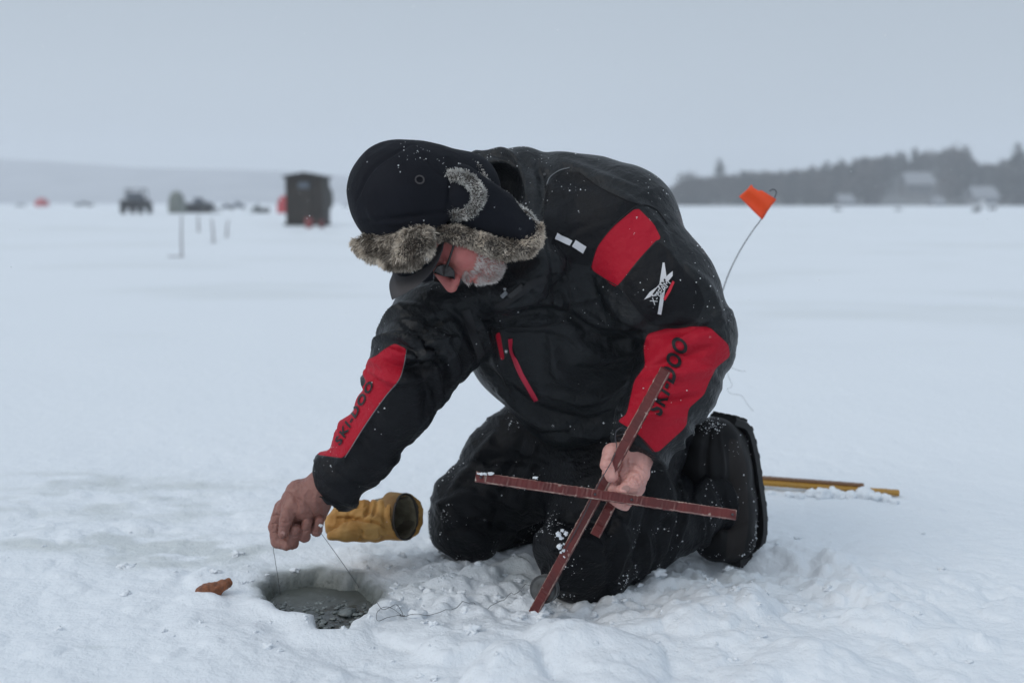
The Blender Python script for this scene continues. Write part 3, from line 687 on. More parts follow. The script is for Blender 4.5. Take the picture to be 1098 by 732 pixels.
# visor
nu, nv = 15, 9; VV = []
near = [np.array(q, float) for q in spline([(476,252,2.345),(474,268,2.325),(464,289,2.31),(446,307,2.30),(420,321,2.295)], 2)]
far = [np.array(q, float) for q in spline([(446,240,2.50),(438,253,2.49),(430,268,2.475),(424,283,2.46),(420,296,2.44)], 2)]
tipd = W(420, 321, 2.295)-W(450, 262, 2.36); tipd /= np.linalg.norm(tipd)
vw = W(440, 280, 2.4)-W(470, 300, 2.30); vw /= np.linalg.norm(vw)
for lay_ in (0, 1):
    for j in range(nv):
        for i in range(nu):
            u = i/(nu-1); p = W(*near[j])*(1-u)+W(*far[j])*u; p = p+vw*.012*math.sin(u*math.pi)-vw*.0032*lay_; VV.append(p)
FF = []
for j in range(nv-1):
    for i in range(nu-1):
        a = j*nu+i; FF.append((a, a+1, a+nu+1, a+nu)); b = a+nu*nv; FF.append((b, b+nu, b+nu+1, b+1))
per = [i for i in range(nu)]+[j*nu+nu-1 for j in range(1, nv)]+[(nv-1)*nu+i for i in range(nu-2, -1, -1)]+[j*nu for j in range(nv-2, 0, -1)]
for k in range(len(per)): a, b = per[k], per[(k+1) % len(per)]; FF.append((a, a+nu*nv, b+nu*nv, b))
mesh_np('visor', VV, FF, M['visor'], hatob)
# eyelet
p, n = cast(XT, 450, 193, .0015)
mb = MB(); a1 = np.cross(n, [0, 0, 1]); a1 /= np.linalg.norm(a1); a2 = np.cross(n, a1)
mb.tube([p+.0085*(math.cos(t)*a1+math.sin(t)*a2) for t in np.linspace(0, 2*math.pi, 17)], .0016, 6, cap=False); mb.build('eyelet', M['visor'], hatob, True)
# glasses
mb = MB()
for s_ in (-1, 1):
    ring = [(s_*.036+.030*math.cos(t), .109-.010*abs(math.cos(t))-(.006 if math.cos(t)*s_ > .5 else 0), -.014+.022*math.sin(t)) for t in np.linspace(0, 2*math.pi, 21)[:-1]]
    mb.add([hd(s_*.036, .110, -.014)]+[hd(*q) for q in ring], [(0, i+1, (i+1) % 20+1) for i in range(20)], 1)
    mb.tube([hd(*q) for q in ring+[ring[0]]], .0014, 6, 0, False)
    mb.tube([hd(s_*.060, .100, -.014), hd(s_*.074, .085, -.016), hd(s_*.082, .040, -.018), hd(s_*.086, -.015, -.014)], [.0028, .0026, .0022, .0018], 8, 0)
mb.tube([hd(-.009, .106, -.014), hd(0, .112, -.010), hd(.009, .106, -.014)], .0014, 6)
mb.build('glasses', [M['plastic'], M['glassdark']], body)
# beard
loc = np.stack([(HV-hc)@rt, (HV-hc)@fw, (HV-hc)@up], 1)
mouth = (np.abs(loc[:, 0]) < .022) & (np.abs(loc[:, 2]+.074) < .007) & (loc[:, 1] > .08)
msk = ((loc[:, 2] < -.068) & (loc[:, 1] > .046) | ((loc[:, 2] < -.050) & (loc[:, 1] > .078) & (np.abs(loc[:, 0]) < .035)) | ((np.abs(loc[:, 0]) > .055) & (loc[:, 1] > -.005) & (loc[:, 1] < .02) & (loc[:, 2] < -.05))) & ~mouth
fur('beard', HV[msk], HN[msk], 5600, .0060, .0005, tuple(-.8*up+.1*fw), M['beard'], body, 12, (.1, 1), spread=.45)
msk = (loc[:, 2] > .018) & (loc[:, 2] < .032) & (loc[:, 1] > .082) & (np.abs(np.abs(loc[:, 0])-.028) < .017)
fur('eyebrow', HV[msk], HN[msk], 500, .007, .0004, tuple(.3*fw), M['beard'], body, 13)
# ---- jacket details laid on the cloth
def lay(pts, off=.0012, n=6, tree=None):
    out = []
    for p in spline(pts, n):
        q, nn = cast(tree or JT, p[0], p[1], off)
        if q is None: continue
        if out and np.linalg.norm(q-out[-1][0]) > .05: break
        out.append((q, nn))
    return out
def seam(name, pts, r, m, parent=jacket, n=6, tree=None):
    o = lay(pts, r*.4, n, tree)
    if len(o) < 3: return
    mb = MB(); mb.tube([q for q, _ in o], r, 6); mb.build(name, m, parent, True)
def ribbon(name, pts, wpx, m, parent=jacket, off=.0016, tree=None, n=5):
    P = spline(pts, n); V = []; rows = []
    for i, p in enumerate(P):
        t = P[min(i+1, len(P)-1)]-P[max(i-1, 0)]; t = t/np.linalg.norm(t); nrm = np.array([-t[1], t[0]]); row = []
        for k in (-.5, -.17, .17, .5):
            q, nn = cast(tree or JT, *(p+nrm*wpx*k), off)
            if q is None: break
            row.append(q)
        if len(row) == 4:
            if rows and np.linalg.norm(row[1]-rows[-1][1]) > .06: break
            rows.append(row)
    V = [q for r_ in rows for q in r_]; F = [(i*4+k, i*4+k+1, i*4+k+5, i*4+k+4) for i in range(len(rows)-1) for k in range(3)]
    if F: mesh_np(name, V, F, m, parent)
seam('piping', [(586,199),(590,190),(600,183),(611,180)], .0013, M['greyseam'])
seam('seam', [(620,184),(646,202),(669,213),(686,219)], .0011, M['trim'])
seam('seam', [(633,288),(640,265),(655,245),(672,229),(686,220),(703,224),(716,240)], .0013, M['trim'])
seam('seam', [(583,235),(584,215),(588,198)], .0012, M['trim'])
seam('seam', [(633,289),(650,300),(666,310),(684,334),(700,349),(732,351),(750,344)], .0011, M['trim'])
seam('seam', [(512,356),(545,352),(580,350),(604,345)], .0011, M['trim'])
seam('seam', [(604,345),(612,320),(606,290),(594,262)], .0012, M['trim'])
seam('stitching', [(694,357),(715,351),(737,349),(760,350),(776,362)], .0009, M['trim'])
seam('stitching', [(663,452),(684,466),(703,486)], .0010, M['trim'])
seam('stitching', [(436,375),(433,392),(428,407),(414,424),(394,452),(370,490)], .0010, M['greyseam'])
ribbon('zip', [(547,363),(549,377),(559,401),(575,429)], 3.6, M['zip'], off=.003)
ribbon('reflective_strip', [(596,253),(604,257),(612,261)], 6.5, M['white'], off=.003)
ribbon('reflective_strip', [(615,261),(620,264),(627,268)], 8, M['white'], off=.003)
ribbon('storm_flap', [(500,332),(512,372),(535,425),(570,468)], 9, M['trim'], off=.004)
seam('zip_teeth', [(527,352),(534,390),(552,432)], .0016, M['trim'])
ribbon('collar_strap', [(532,330),(548,322),(568,306),(585,298)], 7, M['trim'], off=.004)
def patch_box(name, px, py, d, m, ang=0, tree=None):
    q, nn = cast(tree or JT, px, py, d[2]*.3)
    if q is None: return
    t = np.array([math.cos(ang), 0, -math.sin(ang)]); t -= nn*(t@nn); t /= np.linalg.norm(t); b = np.cross(nn, t)
    mb = MB(); mb.box(q, d, [t, b, nn], bev=.3); mb.build(name, m, jacket)
patch_box('toggle', 553, 313, (.040, .013, .008), M['plastic'], -.7); patch_box('toggle', 541, 316, (.016, .009, .006), M['greyseam'], -.7)
patch_box('cuff_tab', 664, 466, (.02, .012, .006), M['plastic'], .3)
import bmesh
def decal(name, body_, o, dr, hpx, length, m, shear=.25, off=.0018, bold=.02, parent=jacket, tree=None, italic=True):
    cu = bpy.data.curves.new(name, 'FONT'); cu.body = body_; cu.size = 1; cu.offset = bold; cu.shear = shear; cu.resolution_u = 4; cu.space_character = 1.18 if body_.startswith('SKI') else 1
    ob = bpy.data.objects.new(name, cu); COL.objects.link(ob); bpy.context.view_layer.update()
    me = bpy.data.meshes.new_from_object(ob.evaluated_get(bpy.context.evaluated_depsgraph_get())); bpy.data.objects.remove(ob)
    bm = bmesh.new(); bm.from_mesh(me); bmesh.ops.triangulate(bm, faces=bm.faces)
    xs = [v.co.x for v in bm.verts]; ys = [v.co.y for v in bm.verts]; x0, x1, y0, y1 = min(xs), max(xs), min(ys), max(ys)
    dr = np.array(dr, float); dr /= np.linalg.norm(dr); pr_ = np.array([dr[1], -dr[0]])      # glyph 'up' in image space
    for _ in range(3):
        lg = [e for e in bm.edges if e.calc_length() > .12]
        if lg: bmesh.ops.subdivide_edges(bm, edges=lg, cuts=1)
        bmesh.ops.triangulate(bm, faces=bm.faces)
    bad = []
    for v in bm.verts:
        p = np.array(o, float)+dr*(v.co.x-x0)/(x1-x0)*length+pr_*(v.co.y-y0)/(y1-y0)*hpx
        q, nn = cast(tree or JT, p[0], p[1], off)
        if q is None: bad.append(v)
        else: v.co = Vector(q)
    bmesh.ops.delete(bm, geom=bad, context='VERTS')
    bm.to_mesh(me); bm.free(); me.materials.clear(); me.materials.append(m)
    return link(bpy.data.objects.new(name, me), parent)
decal('sleeve_lettering', 'SKI-DOO', (709, 447), (29, -76), 18, 86, M['trim'], .25, bold=.035)
decal('sleeve_lettering', 'SKI-DOO', (365, 478), (37, -66), 8, 76, M['trim'], .2, bold=.03)
def quad_decal(name, poly, m, off=.002):
    """a flat mark of cloth stitched on: fan of the polygon, subdivided, laid on the jacket"""
    bm = bmesh.new(); vs = [bm.verts.new((p[0], p[1], 0)) for p in poly]; bm.faces.new(vs)
    for _ in range(3):
        bmesh.ops.triangulate(bm, faces=bm.faces); lg = [e for e in bm.edges if e.calc_length() > 5]
        if lg: bmesh.ops.subdivide_edges(bm, edges=lg, cuts=1)
    bmesh.ops.triangulate(bm, faces=bm.faces)
    for v in bm.verts:
        q, _ = cast(JT, v.co.x, v.co.y, off); v.co = Vector(q)
    me = bpy.data.meshes.new(name); bm.to_mesh(me); bm.free(); me.materials.append(m); return link(bpy.data.objects.new(name, me), jacket)
quad_decal('emblem_bar', [(710.5,282),(712.5,282),(715,300),(712,318),(709,337),(705,336),(708,318),(707,305)], M['white'])
quad_decal('emblem_bar', [(691,321),(697,313),(704,308),(716,295),(721,291),(721,296),(713,306),(705,317),(698,318)], M['white'], .0026)
quad_decal('emblem_bar', [(711,320),(716,311),(721,301),(723,303),(719,312),(713,322)], M['red'], .003)
decal('emblem_lettering', 'X-TEAM', (701, 327), (18, -24), 8, 29, M['trim'], 0, .0046, bold=.05)
decal('emblem_lettering', 'X-TEAM', (702, 326.5), (18, -24), 6.2, 28, M['white'], 0, .0054, bold=0.0)
# ---- boot of the near leg
bt = chain([(752, 492, 2.83, 30), (766, 476, 2.86, 27), (774, 500, 2.87, 29), (780, 545, 2.88, 29), (783, 575, 2.86, 27)], .02)
bt += [pc((778, 478, 2.90, 24), (789, 560, 2.92, 23), .02), pc((782, 505, 2.91, 22), (788, 545, 2.92, 22), .02), pc((768, 578, 2.83, 24), (786, 578, 2.87, 22), .015)]
V, Q, N = sdf(bt, .0045); V = V+N*(.0018*fbm(V, 20, 3, 3))[:, None]
V = strokes(V, normals(V, Q), [([(762,455),(757,500),(765,560)], 4, -.006), ([(772,462),(775,510),(772,590)], 3, .004), ([(760,560),(780,566),(800,560)], 3, -.004)])
boot = mesh_np('boot', V, Q, M['boot'], body)
attr_mix(M['boot'], 'sidepanel', (.018, .0145, .0135), .6)
attr(boot, 'sidepanel', panel(V, normals(V, Q), [(781,470),(794,472),(801,500),(803,560),(797,598),(778,600),(781,560),(783,520)], 9, -.5))
# sole with lugs: its normal points backwards and outwards
BN = np.array([.8, .6, 0]); BL = np.array([.6, -.8, 0])
path = spline([(775,449,2.915), (788,456,2.925), (795,482,2.93), (800,515,2.935), (805,548,2.935), (805,575,2.925), (798,593,2.895), (783,601,2.85)], 6)
V = []; F = []
for i, q in enumerate(path):
    c = W(*q); f_ = i/(len(path)-1); hw = .038+.016*math.sin(f_*math.pi*.9+.5)
    t = (W(*path[min(i+1, len(path)-1)])-W(*path[max(i-1, 0)])); t /= np.linalg.norm(t); nn = np.cross(t, BL); nn /= np.linalg.norm(nn)
    if nn@BN < 0: nn = -nn
    for (a, b) in [(-1, -.010), (-1, .006), (-.9, .010), (.9, .010), (1, .006), (1, -.010)]: V.append(c+BL*hw*a+nn*b)
for i in range(len(path)-1):
    for k in range(6): F.append((i*6+k, i*6+(k+1) % 6, i*6+6+(k+1) % 6, i*6+6+k))
F += [tuple(range(6)), tuple(len(V)-6+k for k in range(6))]
mb = MB(); mb.add(V, F)
for i in range(1, len(path)-1, 3):
    c = W(*path[i]); f_ = i/(len(path)-1); hw = .034+.016*math.sin(f_*math.pi*.9+.5)
    t = (W(*path[i+1])-W(*path[i-1])); t /= np.linalg.norm(t); nn = np.cross(t, BL); nn /= np.linalg.norm(nn)
    if nn@BN < 0: nn = -nn
    for a in (-.75, -.25, .25, .75): mb.box(c+BL*hw*a*1.05+nn*.011, (.014, hw*.34, .011), [t, BL, nn], bev=.3)
mb.build('sole', M['rubber'], boot)
# far boot, mostly behind the near leg
off_ = W(612, 535, 3.14)-W(748, 538, 2.84)
bt2 = [(p[0], p[1]+off_, p[2]+off_, *p[3:]) if p[0] == 'c' else p for p in bt]
V, Q, N = sdf(bt2, .008); mesh_np('boot', V, Q, M['boot'], body)
# ---- flecks of snow caught on clothes
def flecks(name, V, N, n, parent, seed, rmin=.0007, rmax=.0019, bias=None, up_=.2):
    r = np.random.default_rng(seed); pr_ = np.clip(up_+N[:, 2], 0.03, None)*np.clip(.12+fbm(V, 14, 3, seed)*2.6, .02, None)**1.3
    if bias is not None: pr_ = pr_*bias
    i = r.choice(len(V), n, p=pr_/pr_.sum()); O = np.array([(1,0,0),(-1,0,0),(0,1,0),(0,-1,0),(0,0,1),(0,0,-1)], float)
    Fo = [(0,2,4),(2,1,4),(1,3,4),(3,0,4),(2,0,5),(1,2,5),(3,1,5),(0,3,5)]
    rad = rmin+(rmax-rmin)*r.random(n)**3; A = O[None]*rad[:, None, None]*(.6+.8*r.random((n, 6, 1)))
    VV = (V[i]+N[i]*.0008)[:, None]+A; FF = np.array(Fo)[None]+np.arange(n)[:, None, None]*6
    o = mesh_np(name, VV.reshape(-1, 3), FF.reshape(-1, 3), M['flake'], parent); o['kind'] = 'stuff'; return o
flecks('snow_flecks', JV, JN, 800, jacket, 1, .0006, .0020, None, .9)
knee = lambda V, q, r: np.exp(-(np.linalg.norm(V-W(*q), axis=1)/r)**2)
bz = .25+3.0*knee(TV, (470, 575, 2.8), .10)+2.5*knee(TV, (600, 600, 2.52), .09)+1.2*knee(TV, (700, 600, 2.7), .12)+2*np.exp(-(TV[:, 2]/.05)**2)
flecks('snow_flecks', TV, TN, 1500, trousers, 2, .0006, .0024, bz, .8)
flecks('snow_flecks', XV, XN, 110, hatob, 3, .0006, .002, None, 1.)
flecks('snow_flecks', FV, FN, 50, flap, 5)
BV = np.array([v.co for v in boot.data.vertices]); BNm = normals(BV, np.array([p.vertices[:] for p in boot.data.polygons]))
flecks('snow_flecks', BV, BNm, 420, boot, 4, .0006, .0026, .2+3*np.exp(-((BV[:, 2]-.02)/.05)**2)+1.2*np.exp(-((BV[:, 2]-.33)/.05)**2), .9)
# ================================================================== PROPS
def slat(name, a, b, wd, th, face, m, parent, chip=True, n=150, seed=0):
    """a worn wooden slat from a to b; face = direction of its broad side"""
    a = np.array(a); b = np.array(b); d = b-a; L = np.linalg.norm(d); d /= L; f = np.array(face, float); f -= d*(f@d); f /= np.linalg.norm(f); s = np.cross(d, f)
    prof = []; e = th*.16
    for (u, v) in [(-wd/2, -th/2+e), (-wd/2+e, -th/2), (wd/2-e, -th/2), (wd/2, -th/2+e), (wd/2, th/2-e), (wd/2-e, th/2), (-wd/2+e, th/2), (-wd/2, th/2-e)]: prof.append((u, v))
    V = []; ed = []; n_ = n; k = len(prof)
    for i in range(n_+1):
        t = i/n_; jit = .0004
        for j, (u, v) in enumerate(prof):
            V.append(a+d*L*t+s*(u+rng.normal()*jit)+f*(v+rng.normal()*jit)); ed.append(1 if True else 0)
    F = [(i*k+j, i*k+(j+1) % k, (i+1)*k+(j+1) % k, (i+1)*k+j) for i in range(n_) for j in range(k)]+[tuple(range(k))[::-1], tuple(n_*k+j for j in range(k))]
    o = mesh_np(name, V, F, [m, M['worn']] if m is M['redwood'] else m, parent, smooth=False, mi=([1 if j % 2 == 0 else 0 for i in range(n_) for j in range(k)]+[0, 0]) if m is M['redwood'] else None)
    VA = np.array(V); t = np.repeat(np.linspace(0, 1, n_+1), k)
    c = noise(VA, 90, 20+seed)-.85+.5*np.exp(-((t-0)/.006)**2)+.5*np.exp(-((t-1)/.006)**2)
    attr(o, 'chip', c*1.0); return o
tip = empty('tip_up', W(640, 527, 2.33))
tag(tip, 'dark red wooden cross of worn slats held upright in the kneeling person\'s hand', 'fishing tip-up')
mA, mB_ = W(572, 657, 2.415), W(714, 396, 2.315)
kid(slat('main_slat', mA, mB_, .0225, .012, (-.45, -1, .15), M['redwood'], None, seed=1), tip)
cA, cB = W(510, 511, 2.345), W(789, 552, 2.315)
kid(slat('cross_slat', cA, cB, .021, .011, (.05, -1, .45), M['redwood'], None, seed=2), tip)
kid(slat('short_slat', W(638, 574, 2.36), W(666, 520, 2.385), .022, .013, (-.3, -1, .1), M['redwood'], None, seed=3), tip)
mb = MB(); p0 = W(640, 527, 2.33)
cd = (cB-cA)/np.linalg.norm(cB-cA)
for t in (.02, .46, .60, .985):
    mb = MB(); q = cA+(cB-cA)*t+np.array([0, -.0065, .002]); V, F = blob(q, .0028, 5, 0.05, 1, 1); mb.add(V, F); kid(mb.build('screw', M['metal'], None, True), tip)
rc = W(584, 631, 2.425); rn = np.array([-.30, -.93, .22]); rn /= np.linalg.norm(rn); r1 = np.cross(rn, [0, 0, 1]); r1 /= np.linalg.norm(r1); r2 = np.cross(rn, r1)
V = []; prof = [(0, .011), (.012, .011), (.0145, .009), (.026, .009), (.0300, .0115), (.0315, .010), (.0315, .006), (.024, .004), (.024, -.004), (.0315, -.006), (.0315, -.010), (.0300, -.0115), (0, -.0115)]
for (r, hgt) in prof:
    for k in range(32): V.append(rc+rn*hgt+r*(math.cos(k*math.pi/16)*r1+math.sin(k*math.pi/16)*r2))
F = [(i*32+k, i*32+(k+1) % 32, (i+1)*32+(k+1) % 32, (i+1)*32+k) for i in range(len(prof)-1) for k in range(32)]
M['reel'] = mat('reel_metal', (.10, .105, .105), .4, (60, .3, .002), (.05, .05, .05), 50)
kid(mesh_np('reel', V, F, M['reel'], None, smooth=False), tip)
mb = MB()
mb.tube([W(*q) for q in spline([(667,466,2.37),(671,461,2.365),(667,458,2.362),(661,462,2.362),(660,470,2.362),(661,480,2.352),(657,492,2.343),(648,508,2.335),(640,522,2.330),(626,552,2.36),(606,590,2.385),(592,614,2.40)], 6)], .0011, 6)
kid(mb.build('spring_wire', M['wire'], None, True), tip)
mb = MB()                                # snow stuck on the slats
for (px, py, Y, n) in [(522, 507.5, 2.338, 6), (603, 588, 2.385, 7), (601, 579, 2.385, 6), (566, 513, 2.338, 1)]:
    for i in range(n):
        q = W(px+rng.normal()*(5 if py < 560 else 3), py+rng.normal()*(.5 if py < 560 else 5), Y); V, F = blob(q, rng.uniform(.002, .0052), i, .7, sub=2, flat=.45 if py < 560 else .9); mb.add(V, F)
o = mb.build('stuck_snow', M['crumb'], None, True); o['kind'] = 'stuff'; kid(o, tip)
# ---- second tip-up lying behind the boot with its flag up
def gz(px, py): g = G(px, py); return np.array([g[0], g[1], Hs(g[0], g[1])])
ft = empty('flag_tip_up', G(800, 521)); tag(ft, 'yellow wooden slat lying in snow behind the boot, with wire and orange flag', 'fishing tip-up')
ya = G(745, 519)+np.array([0, 0, .022]); yb = G(964, 533)+np.array([0, 0, .014])
kid(slat('yellow_slat', ya, yb, .021, .012, (0, -.35, 1), M['yellow'], None, seed=7), ft)
kid(slat('brown_slat', ya+np.array([0, .015, .0125]), yb+(ya-yb)*.16+np.array([0, .015, .0125]), .020, .006, (0, -.2, 1), M['brownwood'], None, seed=8), ft)
YF = 3.30
wp = [(746, 517, 3.42), (750, 440, 3.40), (762, 360, 3.36), (773, 318, 3.34), (782, 292, 3.32), (794, 268, 3.31), (806, 249, 3.30), (817, 234, YF), (824, 222, YF), (831, 211, YF), (832.5, 206, YF), (829.5, 203, YF), (825, 205, YF)]
mb = MB(); mb.tube([W(*q) for q in spline(wp, 5)], .0016, 6); kid(mb.build('flag_wire', M['wire'], None, True), ft)
mb = MB(); mb.tube([W(*q) for q in spline([(766, 345, 3.35), (776, 372, 3.36), (782, 391, 3.36), (792, 397, 3.35), (800, 398, 3.35)], 6)], .0005, 5)
mb.tube([W(*q) for q in spline([(770, 360, 3.35), (780, 400, 3.36), (785, 413, 3.36), (780, 417, 3.35), (784, 422, 3.35), (795, 424, 3.35), (802, 434, 3.35), (808, 441, 3.35)], 6)], .0005, 5); kid(mb.build('loose_line', M['line'], None, True), ft)
fc = [(793, 209), (805.5, 198.5), (811, 203.5), (815, 201), (833, 213), (818, 235.5)]
n_ = 10; V = []; F = []
c00, c10, c11, c01 = [np.array(q) for q in ((792.5, 210.5), (817, 235.5), (832.5, 214), (806.5, 198))]
for j in range(n_+1):
    for i in range(n_+1):
        u, v = i/n_, j/n_; p = (1-u)*(1-v)*c00+u*(1-v)*c10+u*v*c11+(1-u)*v*c01
        if j == n_ and 4 <= n_-i <= 99: pass
        p = p+np.array([noise(np.array([[u*2, v*2, 1.]]), 1, 3)[0], noise(np.array([[u*2, v*2, 5.]]), 1, 3)[0]])*.6
        if j == n_ and 1 <= i <= 3: p = p+np.array([-.6, 3.2-abs(i-2)])
        V.append(W(p[0], p[1], YF+.006*math.sin(u*4+v*2)+.004*math.sin(v*7)))
F = [(j*(n_+1)+i, j*(n_+1)+i+1, (j+1)*(n_+1)+i+1, (j+1)*(n_+1)+i) for j in range(n_) for i in range(n_)]
V = V+[v+np.array([0, .0012, 0]) for v in V]; b = (n_+1)**2
F += [tuple(q+b for q in f[::-1]) for f in F]
per = [i for i in range(n_+1)]+[j*(n_+1)+n_ for j in range(1, n_+1)]+[n_*(n_+1)+i for i in range(n_-1, -1, -1)]+[j*(n_+1) for j in range(n_-1, 0, -1)]
for k in range(len(per)): a_, b_ = per[k], per[(k+1) % len(per)]; F.append((a_, a_+b, b_+b, b_))
kid(mesh_np('flag', V, F, M['flag'], None), ft)
mb = MB()
for i, (px, py, r) in enumerate([(868,528,.018),(880,530,.026),(893,529,.024),(903,530,.018),(925,531,.030),(937,533,.024),(912,531,.02),(948,534,.02),(845,529,.014),(826,527,.012),(958,537,.014),(856,530,.014),(930,526,.014),(940,528,.012)]):
    g = G(px, py+2); V, F = blob((g[0], g[1]-.012, r*.35), r, i+40, .3, 2, .75); mb.add(V, F)
o = mb.build('snow_pile', M['crumb'], None, True); o['kind'] = 'stuff'; tag(o, 'clumps of snow lying over the yellow wooden slat', 'snow', kind='stuff')
# ---- leather glove
GO = W(433, 551, 2.75)-np.array([0, 0, 0]); GD = np.array([.78, -.60, .08]); GD /= np.linalg.norm(GD); G1_ = np.cross(GD, [0, 0, 1]); G1_ /= np.linalg.norm(G1_); G2_ = np.cross(GD, G1_)
gl = []
gl += chain([(438, 552, 2.755, 25.5), (424, 554, 2.76, 21), (404, 556, 2.76, 20), (383, 556, 2.75, 20), (367, 560, 2.74, 15)], .012)
gl += [pc((372, 548, 2.76, 15), (362, 560, 2.74, 13), .015), pc((400, 562, 2.71, 14), (372, 568, 2.685, 10), .012), pc((372, 569, 2.685, 9), (355, 571, 2.68, 4.5), .008)]
gl += [C(GO+GD*.02, GO-GD*.10, .050, .034, .003, '-')]
gl += [E(GO+GD*.035, (.035, .25, .25), [GD, G1_, G2_], .001, '-')]
V, Q, N = sdf(gl, .0032)
V = V+N*(.0042*fbm(V, 20, 3, 5)+.0024*(1-np.abs(noise(V, 45, 6))*2))[:, None]; N = normals(V, Q)
V = strokes(V, N, [([(398,530),(395,545),(389,552)], 1.8, -.005), ([(406,529),(402,545),(398,552)], 1.8, -.005), ([(414,530),(412,545),(414,565)], 2.2, -.004), ([(362,552),(380,552),(400,556),(415,562)], 2.0, -.009), ([(366,545),(380,541),(392,540)], 1.8, -.006), ([(385,562),(388,570),(384,577)], 2, -.005), ([(405,565),(409,572),(407,578)], 2, -.005), ([(380,531),(400,536),(420,533)], 3, .004), ([(378,535),(374,548),(372,560)], 2.5, -.003), ([(375,568),(395,574),(415,570)], 1.5, .003)])
V[:, 2] -= .006
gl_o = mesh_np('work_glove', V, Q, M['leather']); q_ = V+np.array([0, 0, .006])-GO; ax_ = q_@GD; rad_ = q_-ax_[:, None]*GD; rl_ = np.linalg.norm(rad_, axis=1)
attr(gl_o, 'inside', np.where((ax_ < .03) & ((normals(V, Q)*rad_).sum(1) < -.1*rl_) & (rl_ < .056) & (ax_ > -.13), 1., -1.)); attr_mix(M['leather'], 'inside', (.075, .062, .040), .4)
tag(gl_o, 'yellow leather glove on its side in the snow, dark cuff facing the knee', 'glove')
go = GO-np.array([0, 0, .006]); gd = GD; g1 = np.cross(gd, [0, 0, 1]); g1 /= np.linalg.norm(g1); g2 = np.cross(gd, g1)
def gring(off, r): return [go+gd*off+r*((1+.04*math.sin(3*t))*math.cos(t)*g1*.80+math.sin(t)*g2*1.06) for t in np.linspace(0, 2*math.pi, 33)[:-1]]
mb = MB(); ringp = gring(.005, .0535); mb.tube(ringp+[ringp[0]], .0034, 6, cap=False); mb.build('cuff_binding', M['cuffbind'], gl_o, True)
V = []; F = []
for k, (o_, r) in enumerate([(-.045, .055), (.005, .0545), (.005, .050), (-.02, .0475), (-.060, .042), (-.095, .034), (-.12, .001)]):
    V += gring(o_, r); 
F = [(k*32+i, k*32+(i+1) % 32, (k+1)*32+(i+1) % 32, (k+1)*32+i) for k in range(6) for i in range(32)]
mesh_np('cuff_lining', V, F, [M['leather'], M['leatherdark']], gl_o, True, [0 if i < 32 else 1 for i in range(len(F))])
# ---- rusty scrap
g = G(229, 643)
sp = [C(g+np.array([-.028, -.006, .010]), g+np.array([.026, .012, .018]), .012, .012, .01), C(g+np.array([-.012, -.008, .010]), g+np.array([.004, .002, .010]), .014, .015, .01), C(g+np.array([.022, .008, .018]), g+np.array([.032, .015, .022]), .010, .008, .008)]
V, Q, N = sdf(sp, .0022); V = V+N*(.006*fbm(V, 60, 3, 2))[:, None]; V[:, 2] += Hs(g[0], g[1])
tag(mesh_np('fish_bait', V, Q, M['scrap']), 'small rusty orange lump of bait lying on snow left of the ice hole', 'bait')
# ---- the line
def gl3(px, py, z=.010): q = G(px, py); return np.array([q[0], q[1], Hs(q[0], q[1])+z])
mb = MB(); LR = .00065
q0 = W(344, 571, 2.522); q9 = G(389, 636, -.05)
L_ = [G(301, 640, -.05)]+[W(*q) for q in spline([(298,618,2.56),(295,600,2.54),(294,584,2.535),(308,574,2.545),(328,570,2.545)], 4)]+[q0]
L_ += [q0+(q9-q0)*t+np.array([.010*math.sin(t*math.pi), 0, -.012*math.sin(t*math.pi)]) for t in (.2, .4, .6, .8)]+[q9, G(398, 648, -.045)]
L_ += [gl3(*q) for q in spline([(402,655),(410,664),(425,657),(432,661),(428,669),(415,671),(404,673),(408,664),(420,660),(434,663),(428,668),(436,671),(460,669),(490,660),(520,650),(545,636),(558,628)], 5)]
L_ += [W(*q) for q in ((563, 626, 2.47), (571, 628, 2.44), (578, 630, 2.428))]
mb.tube(L_, LR, 6)
q = W(341, 562, 2.515)
tag(mb.build('fishing_line', M['line'], smooth=True), 'thin grey line from the lifted hand into the hole and on to the reel', 'fishing line')
V, F = blob(W(344, 563, 2.517), .0052, 3, .3, 2, .7); tag(mesh_np('ice_bit', V, F, M['crumb']), 'tiny white bit of ice between the fingertips of the lifted hand', 'ice')
# ================================================================== BACKGROUND
def at(px, py): g = G(px, py); return Vector((g[0], g[1], float(H(np.array([g[0]]), np.array([g[1]]))[0])))
# shack
b = at(331, 242); Ds = b.y; mpp = sc(331, 240, Ds)
sh = empty('ice_shack', b); tag(sh, 'dark brown wooden ice shack with low roof and small window on far ice', 'ice shack')
hw = 19.5*mpp; ht = 54*mpp; dp = .85
mb = MB(); mb.prism([(-hw, .05), (hw, .05), (hw, ht-.12), (0, ht), (-hw, ht-.12)], -dp, dp)
for i in range(9): mb.box((-hw+hw*2*(i+.5)/9, -dp-.006, ht*.48), (.028, .012, ht*.88), m=0)
mb.build('wall', M['shack'], sh)
mb = MB(); mb.prism([(-hw-.10, ht-.15), (0, ht+.01), (hw+.10, ht-.15), (hw+.10, ht-.08), (0, ht+.08), (-hw-.10, ht-.08)], -dp-.1, dp+.1); mb.build('roof', M['shackroof'], sh)
mb = MB(); mb.box((0, -dp-.03, ht*.78), (.50, .03, .30)); wf = mb.build('window', M['shackroof'], sh)
mb = MB(); mb.box((0, -dp-.05, ht*.78), (.40, .02, .21)); mb.build('pane', M['pane'], wf)
mb = MB(); mb.box((-.05, -dp-.025, .82), (.62, .03, 1.35)); dr_ = mb.build('door', M['shack'], sh)
mb = MB(); mb.tube([(.18, -dp-.05, .85), (.18, -dp-.09, .88), (.18, -dp-.05, .95)], .012); mb.build('handle', M['metal'], dr_)
